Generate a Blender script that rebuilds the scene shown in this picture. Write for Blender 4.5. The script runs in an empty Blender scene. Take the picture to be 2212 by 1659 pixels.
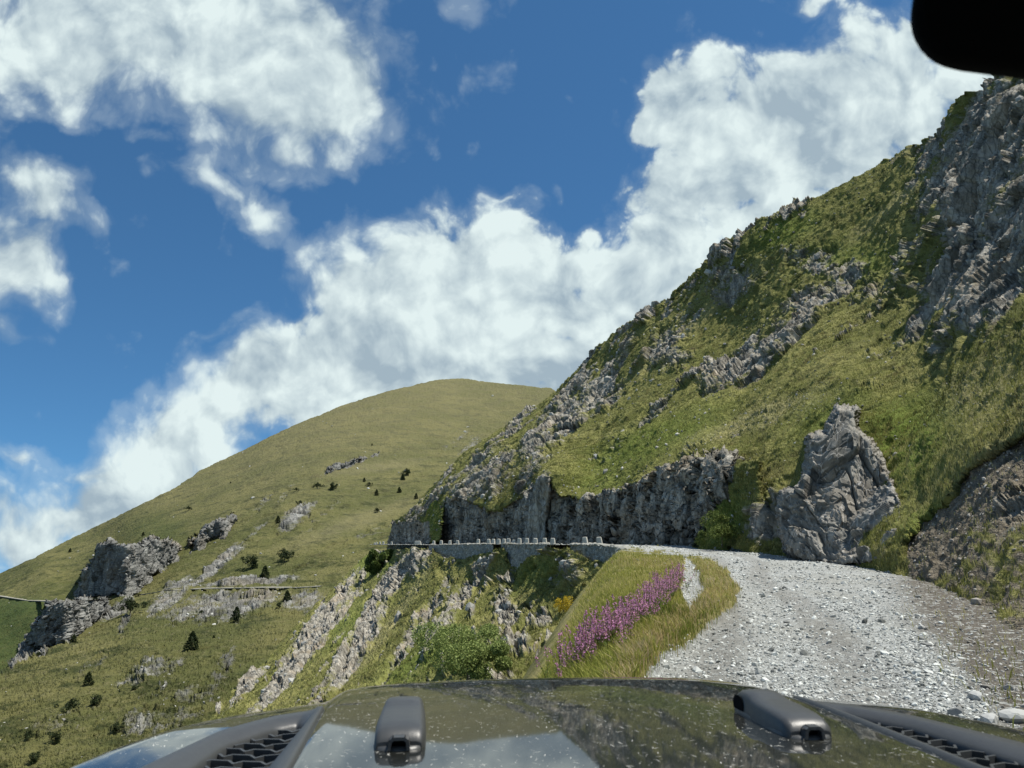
import bpy, math, random
import numpy as np
from mathutils import Vector
random.seed(7); rng = np.random.default_rng(7)
SC = bpy.context.scene
R = math.radians
# ---------------------------------------------------------------- camera
F = 1671.0; CX = 1106.0; CY = 829.5; HOR = 1150.0        # focal length / centre / horizon in units of a 2212 px wide frame
PITCH = math.atan((HOR-CY)/F); CP = math.cos(PITCH); SP = math.sin(PITCH)
cd = bpy.data.cameras.new('camera'); cam = bpy.data.objects.new('camera', cd)
SC.collection.objects.link(cam); SC.camera = cam
cd.sensor_width = 36; cd.lens = F/2212*36; cd.clip_start = .02; cd.clip_end = 20000
cd.dof.use_dof = True; cd.dof.focus_distance = 40; cd.dof.aperture_fstop = 10
cam.location = (0, 0, 0); cam.rotation_euler = (math.pi/2+PITCH, 0, 0)
# ---------------------------------------------------------------- light
SUN_EL = R(67); SUN_AZ = R(93)                           # azimuth measured from the viewing direction (+Y) towards the right (+X)
sd = Vector((math.sin(SUN_AZ)*math.cos(SUN_EL), math.cos(SUN_AZ)*math.cos(SUN_EL), math.sin(SUN_EL)))
sl = bpy.data.lights.new('sun', 'SUN'); sl.energy = 5.0; sl.angle = R(.55); sl.color = (1, .95, .86)
so = bpy.data.objects.new('sun', sl); SC.collection.objects.link(so)
so.rotation_euler = sd.to_track_quat('Z', 'Y').to_euler()
SC.view_settings.view_transform = 'Standard'; SC.view_settings.look = 'None'
SC.view_settings.exposure = .36; SC.view_settings.gamma = 1
SC.cycles.max_bounces = 5; SC.cycles.diffuse_bounces = 2; SC.cycles.glossy_bounces = 3; SC.cycles.transmission_bounces = 2
# ---------------------------------------------------------------- node helpers
class NT:
    def __init__(s, tree): s.t = tree; s.n = tree.nodes; s.l = tree.links
    def new(s, k, **p):
        n = s.n.new(k)
        for a, b in p.items(): setattr(n, a, b)
        return n
    def put(s, sock, v):
        if v is None: return
        if isinstance(v, bpy.types.NodeSocket): s.l.new(v, sock)
        else:
            if hasattr(sock.default_value, '__len__'):
                v = tuple(v) if hasattr(v, '__len__') else (v,)*3
                if len(sock.default_value) == 4 and len(v) == 3: v = v+(1,)
            sock.default_value = v
    def m(s, op, a, b=None, c=None, clamp=False):
        n = s.new('ShaderNodeMath', operation=op, use_clamp=clamp)
        for i, v in enumerate((a, b, c)): s.put(n.inputs[i], v)
        return n.outputs[0]
    def vm(s, op, a, b=None):
        n = s.new('ShaderNodeVectorMath', operation=op); s.put(n.inputs[0], a)
        if b is not None: s.put(n.inputs['Scale' if op == 'SCALE' else 1], b)
        return n.outputs['Value'] if op in ('DOT_PRODUCT', 'LENGTH') else n.outputs[0]
    def noise(s, v, sc, det=4, rough=.55, dist=0, dim='3D'):
        n = s.new('ShaderNodeTexNoise', noise_dimensions=dim); s.put(n.inputs['Vector'], v)
        n.inputs['Scale'].default_value = sc; n.inputs['Detail'].default_value = det
        n.inputs['Roughness'].default_value = rough; n.inputs['Distortion'].default_value = dist
        return n.outputs[0]
    def vor(s, v, sc, feat='F1', out='Distance', det=0, dim='3D', rnd=1):
        n = s.new('ShaderNodeTexVoronoi', feature=feat, voronoi_dimensions=dim); s.put(n.inputs['Vector'], v)
        n.inputs['Scale'].default_value = sc; n.inputs['Detail'].default_value = det; n.inputs['Randomness'].default_value = rnd
        return n.outputs[out]
    def ramp(s, v, lo, hi, a=0., b=1., smooth=True):
        n = s.new('ShaderNodeMapRange', interpolation_type='SMOOTHSTEP' if smooth else 'LINEAR')
        for i, x in enumerate((v, lo, hi, a, b)): s.put(n.inputs[i], x)
        return n.outputs[0]
    def mix(s, f, a, b, mode='MIX'):
        n = s.new('ShaderNodeMix', data_type='RGBA', blend_type=mode)
        s.put(n.inputs['Factor'], f); s.put(n.inputs[6], a); s.put(n.inputs[7], b)
        return n.outputs[2]
    def scale(s, v, xyz, rot=(0, 0, 0)):
        n = s.new('ShaderNodeMapping'); s.put(n.inputs[0], v)
        n.inputs['Scale'].default_value = xyz; n.inputs['Rotation'].default_value = rot
        return n.outputs[0]
# ---------------------------------------------------------------- sky
w = bpy.data.worlds.new('World'); SC.world = w; w.use_nodes = True
N = NT(w.node_tree); N.n.clear()
sky = N.new('ShaderNodeTexSky', sky_type='NISHITA'); sky.sun_disc = False
w.cycles.sampling_method = 'NONE'
_d = N.new('ShaderNodeTexCoord').outputs['Generated']; N.put(sky.inputs[0], N.vm('ADD', N.vm('MAXIMUM', _d, (-1, -1, 0)), (0, 0, .14)))
sky.sun_elevation = SUN_EL; sky.sun_rotation = SUN_AZ
sky.altitude = 2000; sky.air_density = 1.0; sky.dust_density = .15; sky.ozone_density = 2.5
SKY_STR = .1
BLOBS = [  # cumulus masses by direction: centre x, y, radii, tilt (deg), weight
 (330,10,580,280,0,1.9),(600,150,340,260,0,1.7),(640,300,150,150,20,.9),(60,0,300,150,0,1),(800,110,150,150,0,.7),
 (70,430,200,130,25,1.15),(10,560,190,170,0,1.15),(30,690,80,80,0,.95),(0,300,80,90,0,.6),
 (350,300,130,60,10,.62),(470,400,190,75,35,.8),(560,440,130,75,50,.85),(400,370,120,50,20,.6),
 (990,560,270,190,0,1.1),(900,660,330,220,0,1.2),(1180,640,330,200,0,1.1),(1400,600,300,160,-20,1.1),(760,770,330,200,-20,1.2),
 (560,820,260,150,-25,1.1),(420,930,300,150,-25,1.1),(640,680,150,60,-30,.72),(455,740,110,70,-30,.7),(1000,830,500,300,0,1.3),
 (200,1010,260,90,-10,.8),(250,1080,420,150,-20,1.15),(20,1150,420,170,0,1.1),(20,985,120,60,0,.7),
 (1720,280,360,230,-20,1.5),(1560,400,360,120,-10,1.4),(1430,220,120,150,10,.95),(1920,200,300,230,0,1.15),(1545,160,90,110,0,.8),
 (1440,520,270,120,-15,1.1),(1650,480,300,120,0,1.1),(1985,90,120,130,0,.9),(1375,380,110,60,0,.75),(2200,200,400,300,0,1.1),
 (1158,425,30,60,10,.55),(1075,430,90,40,0,.52),(1760,10,180,45,0,.6),(1290,265,60,50,20,.55),(1330,160,60,40,0,.5),
 (230,140,260,120,30,1.2),(-400,300,500,200,0,1),(2700,500,500,400,0,1.1),(700,-500,700,250,0,.9),(1900,-600,500,200,0,.9)]
g = bpy.data.node_groups.new('cloud_noise', 'ShaderNodeTree')
g.interface.new_socket('P', in_out='INPUT', socket_type='NodeSocketVector')
g.interface.new_socket('D', in_out='OUTPUT', socket_type='NodeSocketFloat')
G = NT(g); gi = G.new('NodeGroupInput'); go = G.new('NodeGroupOutput'); P = gi.outputs[0]
nz = G.noise(P, 5.5, 12, .60, .0, '2D'); vo = G.vor(P, 16, 'SMOOTH_F1', 'Distance', 4, '2D')
vb = G.vor(P, 6.5, 'SMOOTH_F1', 'Distance', 2, '2D')
G.l.new(G.m('ADD', G.m('ADD', G.m('MULTIPLY', G.m('SUBTRACT', nz, .5), .95), G.m('MULTIPLY', G.m('SUBTRACT', .45, vb), .38)), G.m('MULTIPLY', G.m('SUBTRACT', .40, vo), .55)), go.inputs[0])
tc = N.new('ShaderNodeTexCoord'); dr = tc.outputs['Generated']
fw = N.m('MAXIMUM', N.vm('DOT_PRODUCT', dr, (0, CP, SP)), .2)
cb = N.new('ShaderNodeCombineXYZ')
N.put(cb.inputs[0], N.m('DIVIDE', N.vm('DOT_PRODUCT', dr, (1, 0, 0)), fw))
N.put(cb.inputs[1], N.m('DIVIDE', N.vm('DOT_PRODUCT', dr, (0, -SP, CP)), fw))
PP = cb.outputs[0]
wq = N.new('ShaderNodeTexNoise', noise_dimensions='2D'); N.put(wq.inputs['Vector'], PP)
wq.inputs['Scale'].default_value = 7; wq.inputs['Detail'].default_value = 3
warp = N.vm('SUBTRACT', wq.outputs['Color'], (.5, .5, .5))
PB = N.vm('ADD', PP, N.vm('SCALE', warp, .13)); acc = None; PW = N.vm('ADD', PP, N.vm('SCALE', warp, .05))
for (cx, cy, rx, ry, rot, wt) in BLOBS:
    mp = N.new('ShaderNodeMapping', vector_type='TEXTURE'); N.put(mp.inputs[0], PB)
    mp.inputs['Location'].default_value = ((cx-CX)/F, (CY-cy)/F, 0)
    mp.inputs['Rotation'].default_value = (0, 0, R(-rot)); mp.inputs['Scale'].default_value = (rx/F*1.15, ry/F*1.15, 1)
    gr = N.new('ShaderNodeTexGradient', gradient_type='SPHERICAL'); N.put(gr.inputs[0], mp.outputs[0])
    v = N.m('MULTIPLY', gr.outputs[1], wt)
    acc = v if acc is None else N.m('SMOOTH_MAX', acc, v, .06)
def field(off):
    n = N.new('ShaderNodeGroup'); n.node_tree = g; N.put(n.inputs[0], N.vm('ADD', PW, off) if off else PW); return n.outputs[0]
n0 = field(None); n1 = field((.008, .014, 0)); n2 = field((.034, .055, 0))
dd = N.m('ADD', acc, n0)
fuzz = N.m('ADD', .22, N.m('MULTIPLY', N.noise(PP, 4, 2, .5, 0, '2D'), .36))      # some rims crisp, some ragged
fuzz = N.m('ADD', fuzz, N.m('MULTIPLY', N.ramp(N.vm('DOT_PRODUCT', PP, (-1, 1, 0)), .27, .50), .42))
dens = N.ramp(dd, .11, N.m('SUBTRACT', fuzz, .04))
dens = N.m('MAXIMUM', dens, N.ramp(dd, -.05, .30, 0, .2))
lit = N.m('ADD', N.m('MULTIPLY', N.m('SUBTRACT', n0, n1), 1.05), N.m('MULTIPLY', N.m('SUBTRACT', n0, n2), .95))
core = N.ramp(acc, .3, 1.0)
big = N.noise(PW, 3.4, 3, .55, 0, '2D')
sh = N.m('ADD', N.m('ADD', .66, lit), N.m('MULTIPLY', core, -.22))
sh = N.m('ADD', sh, N.m('MULTIPLY', N.m('SUBTRACT', big, .48), 1.4), clamp=True)
ccol = N.mix(sh, (.28, .36, .42), (.60, .69, .69))
behind = N.ramp(N.vm('DOT_PRODUCT', dr, (0, CP, SP)), .2, .35)
gen = N.ramp(N.noise(dr, 2.6, 8, .6), .5, .6)
dens = N.m('ADD', N.m('MULTIPLY', dens, behind), N.m('MULTIPLY', gen, N.m('SUBTRACT', 1, behind)))
bl = N.mix(1, N.vm('SCALE', sky.outputs[0], SKY_STR), (.50, .86, .98), 'MULTIPLY')
col = N.mix(dens, bl, ccol)
bg = N.new('ShaderNodeBackground'); N.put(bg.inputs[0], col); bg.inputs[1].default_value = 1
wo = N.new('ShaderNodeOutputWorld'); N.l.new(bg.outputs[0], wo.inputs[0])
# ---------------------------------------------------------------- numpy noise and geometry helpers
M32 = np.uint32
def h3(ix, iy, iz, s):
    h = ix.astype(np.int64).astype(M32)*M32(374761393) + iy.astype(np.int64).astype(M32)*M32(668265263) + iz.astype(np.int64).astype(M32)*M32(2147483647) + M32((s*1274126177) & 0xffffffff)
    h = (h ^ (h >> M32(13)))*M32(1274126177); h ^= h >> M32(16); h *= M32(2246822519); h ^= h >> M32(13)
    return h
def hf(h): return (h & M32(0xffffff)).astype(np.float32)/np.float32(0xffffff)
def vnoise(P, s=0):
    P = P.astype(np.float32); i = np.floor(P); f = P-i; u = f*f*f*(f*(f*6-15)+10); i = i.astype(np.int64)
    o = 0
    for a in (0, 1):
        wa = u[..., 0] if a else 1-u[..., 0]
        for b in (0, 1):
            wb = u[..., 1] if b else 1-u[..., 1]
            for c in (0, 1):
                wc = u[..., 2] if c else 1-u[..., 2]
                h = h3(i[..., 0]+a, i[..., 1]+b, i[..., 2]+c, s)
                g1 = hf(h)*2-1; g2 = hf(h*M32(2654435761) ^ M32(77))*2-1; g3 = hf(h*M32(40503)+M32(991))*2-1
                o = o + wa*wb*wc*(g1*(f[..., 0]-a)+g2*(f[..., 1]-b)+g3*(f[..., 2]-c))
    return o*1.1
def fbm(P, oct=5, s=0, gain=.5, ridged=False):
    o = 0; a = 1.; t = 0
    for k in range(oct):
        n = vnoise(P*2.03**k+17.3*k, s+k)
        if ridged: n = .35-np.abs(n)*1.6
        o = o+a*n; t += a; a *= gain
    return o/t
def cells(P, s=0):
    """faceted block noise: random height and tilt per cell, and distance to the cell border"""
    P = P.astype(np.float32); i = np.floor(P).astype(np.int64); f = P-i
    d1 = np.full(P.shape[:-1], 9, np.float32); d2 = d1.copy(); hid = np.zeros(P.shape[:-1], M32)
    q = np.zeros(P.shape, np.float32)
    for a in (-1, 0, 1):
        for b in (-1, 0, 1):
            for c in (-1, 0, 1):
                h = h3(i[..., 0]+a, i[..., 1]+b, i[..., 2]+c, s)
                dx = a+.5+.8*(hf(h)-.5)-f[..., 0]; dy = b+.5+.8*(hf(h*M32(2654435761) ^ M32(77))-.5)-f[..., 1]
                dz = c+.5+.8*(hf(h*M32(40503)+M32(991))-.5)-f[..., 2]
                d = dx*dx+dy*dy+dz*dz; m = d < d1
                d2 = np.where(m, d1, np.minimum(d2, d)); d1 = np.where(m, d, d1); hid = np.where(m, h, hid)
                q[..., 0] = np.where(m, dx, q[..., 0]); q[..., 1] = np.where(m, dy, q[..., 1]); q[..., 2] = np.where(m, dz, q[..., 2])
    r = hf(hid*M32(97)+M32(5)); t = (hf(hid*M32(31)+M32(1))-.5)*q[..., 0]+(hf(hid*M32(37)+M32(2))-.5)*q[..., 1]+(hf(hid*M32(41)+M32(3))-.5)*q[..., 2]
    return r, t, np.sqrt(d2)-np.sqrt(d1)
def sst(x, a, b):
    t = np.clip((x-a)/(b-a), 0, 1); return t*t*(3-2*t)
def P3(U, V, D):
    """the world point seen in direction (U, V) at forward distance D"""
    U, V, D = np.broadcast_arrays(np.asarray(U, float), np.asarray(V, float), np.asarray(D, float))
    cx = (U-CX)/F; cy = (CY-V)/F; dy = CP-cy*SP; dz = SP+cy*CP
    return np.stack([cx*D/dy, D, dz*D/dy], -1)
def tps(pts):
    a = np.array(pts, float); xy = a[:, :2]/500; n = len(a)
    r2 = ((xy[:, None]-xy[None])**2).sum(-1); K = .5*r2*np.log(r2+1e-9)+np.eye(n)*1e-4
    A = np.zeros((n+3, n+3)); A[:n, :n] = K; A[:n, n] = 1; A[:n, n+1:] = xy; A[n, :n] = 1; A[n+1:, :n] = xy.T
    wv = np.linalg.solve(A, np.concatenate([np.log(a[:, 2]), [0, 0, 0]]))
    def f(U, V):
        x = np.asarray(U, float)/500; y = np.asarray(V, float)/500; o = wv[n]+wv[n+1]*x+wv[n+2]*y
        for k in range(n):
            r = (x-xy[k, 0])**2+(y-xy[k, 1])**2; o = o+wv[k]*.5*r*np.log(r+1e-9)
        return np.exp(o)
    return f
def poly_sd(U, V, poly):
    p = np.array(poly, float); d = np.full(U.shape, 1e9); ins = np.zeros(U.shape, bool)
    for k in range(len(p)):
        a = p[k]; b = p[(k+1) % len(p)]; e = b-a
        t = np.clip(((U-a[0])*e[0]+(V-a[1])*e[1])/(e@e), 0, 1)
        d = np.minimum(d, (U-a[0]-t*e[0])**2+(V-a[1]-t*e[1])**2)
        c = ((a[1] > V) != (b[1] > V)); x = a[0]+(V-a[1])/(b[1]-a[1]+1e-12)*(b[0]-a[0]); ins ^= c & (U < x)
    return np.where(ins, -1, 1)*np.sqrt(d)
def blobs(U, V, L):
    o = np.zeros(U.shape)
    for (cx, cy, rx, ry, rot, wt) in L:
        c, s = math.cos(R(rot)), math.sin(R(rot)); dx = U-cx; dy = V-cy
        r = np.sqrt(((dx*c+dy*s)/rx)**2+((-dx*s+dy*c)/ry)**2); o = np.maximum(o, wt*np.clip(1.5-r, 0, 1))
    return o
def normals(P):
    a = np.gradient(P, axis=0); b = np.gradient(P, axis=1); n = np.cross(a, b); n /= np.linalg.norm(n, axis=-1, keepdims=True)+1e-12
    flip = (n*P).sum(-1) > 0; n[flip] *= -1                # towards the camera side
    return n
def link(name, me, mat=None, parent=None):
    o = bpy.data.objects.new(name, me); SC.collection.objects.link(o)
    if mat: me.materials.append(mat)
    if parent: o.parent = parent
    return o
def raw(name, V, Fc, n, mat=None, parent=None, attrs=None, smooth=False):
    V = np.asarray(V, np.float32).reshape(-1, 3); Fc = np.asarray(Fc, np.int32).reshape(-1, n); me = bpy.data.meshes.new(name)
    me.vertices.add(len(V)); me.vertices.foreach_set('co', V.ravel())
    me.loops.add(Fc.size); me.loops.foreach_set('vertex_index', Fc.ravel())
    me.polygons.add(len(Fc)); me.polygons.foreach_set('loop_start', np.arange(0, Fc.size, n, dtype=np.int32))
    me.update(calc_edges=True); me.polygons.foreach_set('use_smooth', np.full(len(Fc), smooth))
    for k, a in (attrs or {}).items():
        a = np.asarray(a, np.float32).reshape(len(V), -1)
        if a.shape[1] == 3: a = np.concatenate([a, np.ones((len(a), 1), np.float32)], 1)
        at = me.attributes.new(k, 'FLOAT_COLOR', 'POINT'); at.data.foreach_set('color', a.ravel())
    return link(name, me, mat, parent)
def gridmesh(name, P, mat, attrs=None, smooth=True, parent=None):
    a, b = P.shape[:2]; I = np.arange(a*b).reshape(a, b)
    f = np.stack([I[:-1, :-1], I[:-1, 1:], I[1:, 1:], I[1:, :-1]], -1).reshape(-1, 4)
    return raw(name, P, f, 4, mat, parent, {k: v.reshape(a*b, -1) for k, v in (attrs or {}).items()}, smooth)
def tag(o, label=None, cat=None, group=None, kind=None):
    for k, v in (('label', label), ('category', cat), ('group', group), ('kind', kind)):
        if v: o[k] = v
    return o
def empty(name, loc, rz=0):
    o = bpy.data.objects.new(name, None); SC.collection.objects.link(o); o.location = loc; o.rotation_euler = (0, 0, rz); o.empty_display_size = .1
    return o
def mat_new(name):
    m = bpy.data.materials.new(name); m.use_nodes = True; T = NT(m.node_tree)
    return m, T, T.n['Principled BSDF']
def simple(name, col, rough=.8, metal=0, var=.25, sc=4, spec=.5, bump=.0):
    m, T, b = mat_new(name); c = T.new('ShaderNodeTexCoord').outputs['Object']; n = T.noise(c, sc, 6, .65)
    T.put(b.inputs['Base Color'], T.mix(n, tuple(x*(1-var) for x in col), tuple(min(1, x*(1+var)) for x in col)))
    b.inputs['Roughness'].default_value = rough; b.inputs['Metallic'].default_value = metal; b.inputs['Specular IOR Level'].default_value = spec
    if bump:
        bp = T.new('ShaderNodeBump'); T.put(bp.inputs['Height'], n); bp.inputs['Distance'].default_value = bump; T.l.new(bp.outputs[0], b.inputs['Normal'])
    return m
def attr_mat(name, rough=.9, trans=0., spec=.2):
    m, T, b = mat_new(name); a = T.new('ShaderNodeAttribute', attribute_name='col')
    b.inputs['Roughness'].default_value = rough; b.inputs['Specular IOR Level'].default_value = spec
    T.put(b.inputs['Base Color'], a.outputs['Color'])
    if trans:
        t = T.new('ShaderNodeBsdfTranslucent'); T.put(t.inputs[0], a.outputs['Color']); mx = T.new('ShaderNodeMixShader'); mx.inputs[0].default_value = trans
        T.l.new(b.outputs[0], mx.inputs[1]); T.l.new(t.outputs[0], mx.inputs[2]); T.l.new(mx.outputs[0], T.n['Material Output'].inputs[0])
    return m
# ---------------------------------------------------------------- terrain material: mask = (rock, dirt, dry, lush)
def terrain_mat(name, s, g_olive, g_yel, g_dark, g_lush, g_dry, rock_lo, rock_hi, dirt, bumpd, rocksharp=.35):
    m, T, b = mat_new(name); c = T.new('ShaderNodeTexCoord').outputs['Object']
    at = T.new('ShaderNodeAttribute', attribute_name='mask'); sp = T.new('ShaderNodeSeparateColor'); T.l.new(at.outputs['Color'], sp.inputs[0])
    rk, dt, dry = sp.outputs[0], sp.outputs[1], sp.outputs[2]; lush = at.outputs['Alpha']
    st = T.scale(c, (.55, .55, 1.5), (0, R(38), 0))
    n1 = T.noise(c, .16/s, 5, .6); n2 = T.noise(st, 1.1/s, 6, .7); n3 = T.noise(st, 5/s, 4, .7)
    gr = T.mix(T.ramp(n1, .38, .62), g_olive, g_yel)
    gr = T.mix(T.ramp(n2, .48, .64), gr, g_dark); gr = T.mix(T.ramp(T.noise(st, 13/s, 5, .75), .54, .66, 0, .8), gr, g_dark); gr = T.mix(T.ramp(T.noise(c, .5/s, 6, .7), .56, .66, 0, .5), gr, (g_dark[0]*1.5, g_dark[1]*1.15, g_dark[2]*1.2)); gr = T.mix(T.m('MULTIPLY', T.ramp(n3, .5, .75), .55), gr, g_dry)
    gr = T.mix(T.m('MULTIPLY', dry, T.ramp(n2, .25, .6, .4, 1)), gr, g_dry)
    gr = T.mix(T.m('MULTIPLY', lush, T.ramp(n3, .3, .65, .5, 1)), gr, g_lush)
    rs = T.scale(c, (1, 1, .35), (R(-15), R(35), 0))
    r1 = T.noise(rs, .9/s, 8, .7); r2 = T.vor(rs, 1.6/s, 'DISTANCE_TO_EDGE', 'Distance', 2); r3 = T.noise(c, .25/s, 3)
    rc = T.mix(T.ramp(r1, .35, .68), rock_lo, rock_hi); rc = T.mix(T.ramp(r2, 0, .07, .55, 0), rc, tuple(x*.3 for x in rock_lo))
    rc = T.mix(T.m('MULTIPLY', T.ramp(r3, .5, .7), .35), rc, (rock_hi[0]*.85, rock_hi[1]*.7, rock_hi[2]*.52))
    dn = T.noise(c, 3/s, 8, .75); dc = T.mix(T.ramp(dn, .35, .7), tuple(x*.55 for x in dirt), tuple(x*1.45 for x in dirt))
    dc = T.mix(T.ramp(T.vor(c, 9/s), 0, .22, .7, 0), dc, tuple(x*2.2 for x in dirt))
    rf = T.ramp(T.m('ADD', rk, T.m('MULTIPLY', T.m('SUBTRACT', T.noise(st, 1.8/s, 6, .75), .5), 1.1)), .5-rocksharp/2, .5+rocksharp/2)
    df = T.ramp(T.m('ADD', dt, T.m('MULTIPLY', T.m('SUBTRACT', T.noise(c, 1.2/s, 6, .75), .5), .9)), .35, .65)
    cc = T.mix(rf, T.mix(df, gr, dc), rc)
    T.put(b.inputs['Base Color'], cc); b.inputs['Roughness'].default_value = .95; b.inputs['Specular IOR Level'].default_value = .12
    bp = T.new('ShaderNodeBump'); bp.inputs['Distance'].default_value = bumpd; bp.inputs['Strength'].default_value = 1
    T.put(bp.inputs['Height'], T.m('ADD', T.m('MULTIPLY', n3, .8), T.m('MULTIPLY', r1, 1.4))); T.l.new(bp.outputs[0], b.inputs['Normal'])
    return m
near_mat = terrain_mat('hillside', 1., (.145, .155, .046), (.255, .248, .088), (.074, .077, .026), (.120, .175, .028), (.33, .30, .15), (.135, .127, .105), (.50, .475, .41), (.19, .165, .125), .25)
far_mat = terrain_mat('mountain', 7., (.085, .092, .032), (.135, .130, .050), (.042, .050, .018), (.045, .070, .020), (.20, .18, .10), (.12, .12, .112), (.31, .31, .285), (.22, .21, .18), 1.2)
# ---------------------------------------------------------------- displacement of the rock and turf
SA = np.array([[1, .0, -.45], [.15, 1, -.25], [.16, .1, .42]])      # bedding: blocks long and steep
FA = np.array([.78, .12, .61])                             # fall line of the hillside
def along(P, k):
    """coordinates squeezed along the fall line, so that turf and blocks stretch down the slope"""
    return P-FA*((P@FA)*(1-k))[..., None]
SC_ = np.array([[1.25, 0, -.3], [.1, .22, -.1], [.2, .05, .62]])
def displace(P, rock, U, V, s, turf, rockamp, seed=0, A=SA, fine=1.):
    n = normals(P); D = P[..., 1]
    Pf = along(P, .38)/s
    g = fbm(Pf*.30, 4, seed+3)*1.6*turf
    hm = .30-np.abs(vnoise(Pf*.9+fbm(Pf*.5, 2, seed+8)[..., None], seed+9))*1.5                 # rounded tussocks with creases between
    g += (hm+.5*(.30-np.abs(vnoise(Pf*2.1, seed+10))*1.5)+.25*vnoise(Pf*5, seed+11))*turf*.8
    q = (P@A.T)/s; q = q+np.stack([fbm(q*.3, 3, seed+31), fbm(q*.3, 3, seed+32), fbm(q*.3, 3, seed+33)], -1)*1.4
    m = rock > .1; Pm = q[m]; r = np.zeros(D.shape)
    r1, t1, e1 = cells(Pm*.30, seed+1); r2, t2, e2 = cells(Pm*.85+3, seed+2); r3, t3, e3 = cells(Pm*2.4+9, seed+5); r4, t4, e4 = cells(Pm*5.5+5, seed+6)
    rr = (r1-.5)*1.2+t1*2.0-.45*sst(e1, .10, 0)+(r2-.5)*.75+t2*1.2-.30*sst(e2, .1, 0)+((r3-.5)*.34+t3*.6-.12*sst(e3, .1, 0))*fine+((r4-.5)*.12+t4*.25)*fine
    r[m] = rr*rockamp*s*sst(rock[m], .1, .6)
    r += (fbm(q*.15, 4, seed+6)+.22)*rockamp*1.2*s*sst(rock, .1, .8)
    return P+n*(g*(1-.85*sst(rock, .2, .6))*s+r)[..., None], n
def interp(U, pts):
    a = np.array(sorted(pts), float); return np.interp(U, a[:, 0], a[:, 1])
def skirt(P, masks, drop=.5, steps=6, dist=4.):
    """carry the surface over the skyline and down behind it, so that it has a far side"""
    top = P[:, 0]; hd = top.copy(); hd[:, 2] = 0; hd /= np.linalg.norm(hd, axis=1, keepdims=True)
    rows = []
    for k in range(steps, 0, -1):
        t = k/steps; q = top+hd*dist*(t**1.5)*4; q[:, 2] -= dist*drop*4*t**2.2; rows.append(q)
    P2 = np.concatenate([np.stack(rows, 1), P], 1)
    return P2, np.concatenate([np.repeat(masks[:, :1], steps, 1), masks], 1)
SURF = {}
# ---------------------------------------------------------------- A: the mountain across the valley
nU, nV = 1150, 560
u = np.linspace(-330, 1280, nU); t = np.linspace(0, 1, nV)
skyA = [(-330, 1385), (-200, 1325), (0, 1238), (100, 1192), (200, 1140), (300, 1092), (378, 1054), (440, 1012), (500, 985), (560, 955), (620, 925), (700, 892), (760, 868), (840, 845), (900, 830), (950, 819), (1000, 818), (1060, 826), (1120, 832), (1170, 838), (1190, 838), (1200, 845), (1280, 862)]
vs = interp(u, skyA); U = np.repeat(u[:, None], nV, 1); V = vs[:, None]+(1700-vs[:, None])*t[None]
fA = tps([(0,1238,560),(-200,1325,520),(-330,1400,500),(200,1140,620),(500,985,720),(700,892,800),(950,819,920),(1190,838,900),(1280,862,880),
 (0,1285,470),(150,1290,420),(0,1360,350),(-200,1400,330),(100,1240,480),(300,1150,500),(300,1270,370),(400,1200,400),(600,1080,470),(500,1150,420),(700,1000,560),(850,950,640),(1000,900,760),
 (1100,950,680),(950,1050,500),(800,1100,450),(1100,1150,400),(690,1262,320),(600,1266,325),(450,1270,335),(350,1272,345),(240,1290,355),
 (600,1330,255),(450,1340,262),(300,1360,255),(150,1410,235),(0,1465,215),(-200,1520,200),(250,1500,180),(450,1450,190),(0,1580,160),(300,1620,140),(600,1500,180),(0,1700,125),(500,1700,125),(900,1400,240),(900,1700,140),(1280,1500,220)])
D = fA(U, V)
# crest of the near spur: beyond it the ground drops into the side valley
crest = interp(U, [(-330, 1590), (0, 1452), (60, 1420), (110, 1398), (200, 1350), (250, 1318), (300, 1290), (330, 1283), (350, 1276), (9999, 1272)])
val = sst(crest-V, -3, 4)*sst(U, 320, 230)
D = D*(1+.25*val*sst(V, 1300, 1440))
CLIFFS = [[(232,1165),(262,1180),(290,1178),(330,1160),(365,1165),(388,1180),(385,1210),(350,1230),(315,1265),(290,1287),(235,1292),(140,1294),(160,1285),(185,1230),(215,1185)],
 [(105,1305),(150,1297),(230,1297),(240,1315),(200,1350),(150,1385),(110,1398),(75,1400),(68,1380),(85,1340)],
 [(405,1198),(415,1160),(435,1140),(460,1130),(500,1110),(508,1125),(480,1155),(440,1180)],
 [(700,1022),(740,998),(790,985),(820,975),(800,992),(750,1010)]]
rock = np.zeros(U.shape); wob = fbm(np.stack([U/26, V/30, U*0], -1), 5, 40, .6)*26
for k, c in enumerate(CLIFFS):
    sdv = poly_sd(U, V, c)+wob; ins = sst(sdv, 4, -4); rock = np.maximum(rock, ins)
    col_ = np.where(sdv < 0, V, 0).max(1); okc = col_ > 0; col_ = np.interp(u, u[okc], col_[okc]); col_ = np.convolve(np.pad(col_, 12, 'edge'), np.ones(25)/25, 'valid')
    Dc = fA(U, np.maximum(V, col_[:, None]))*.997; D = D*(1-ins)+np.minimum(Dc, D)*ins
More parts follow.
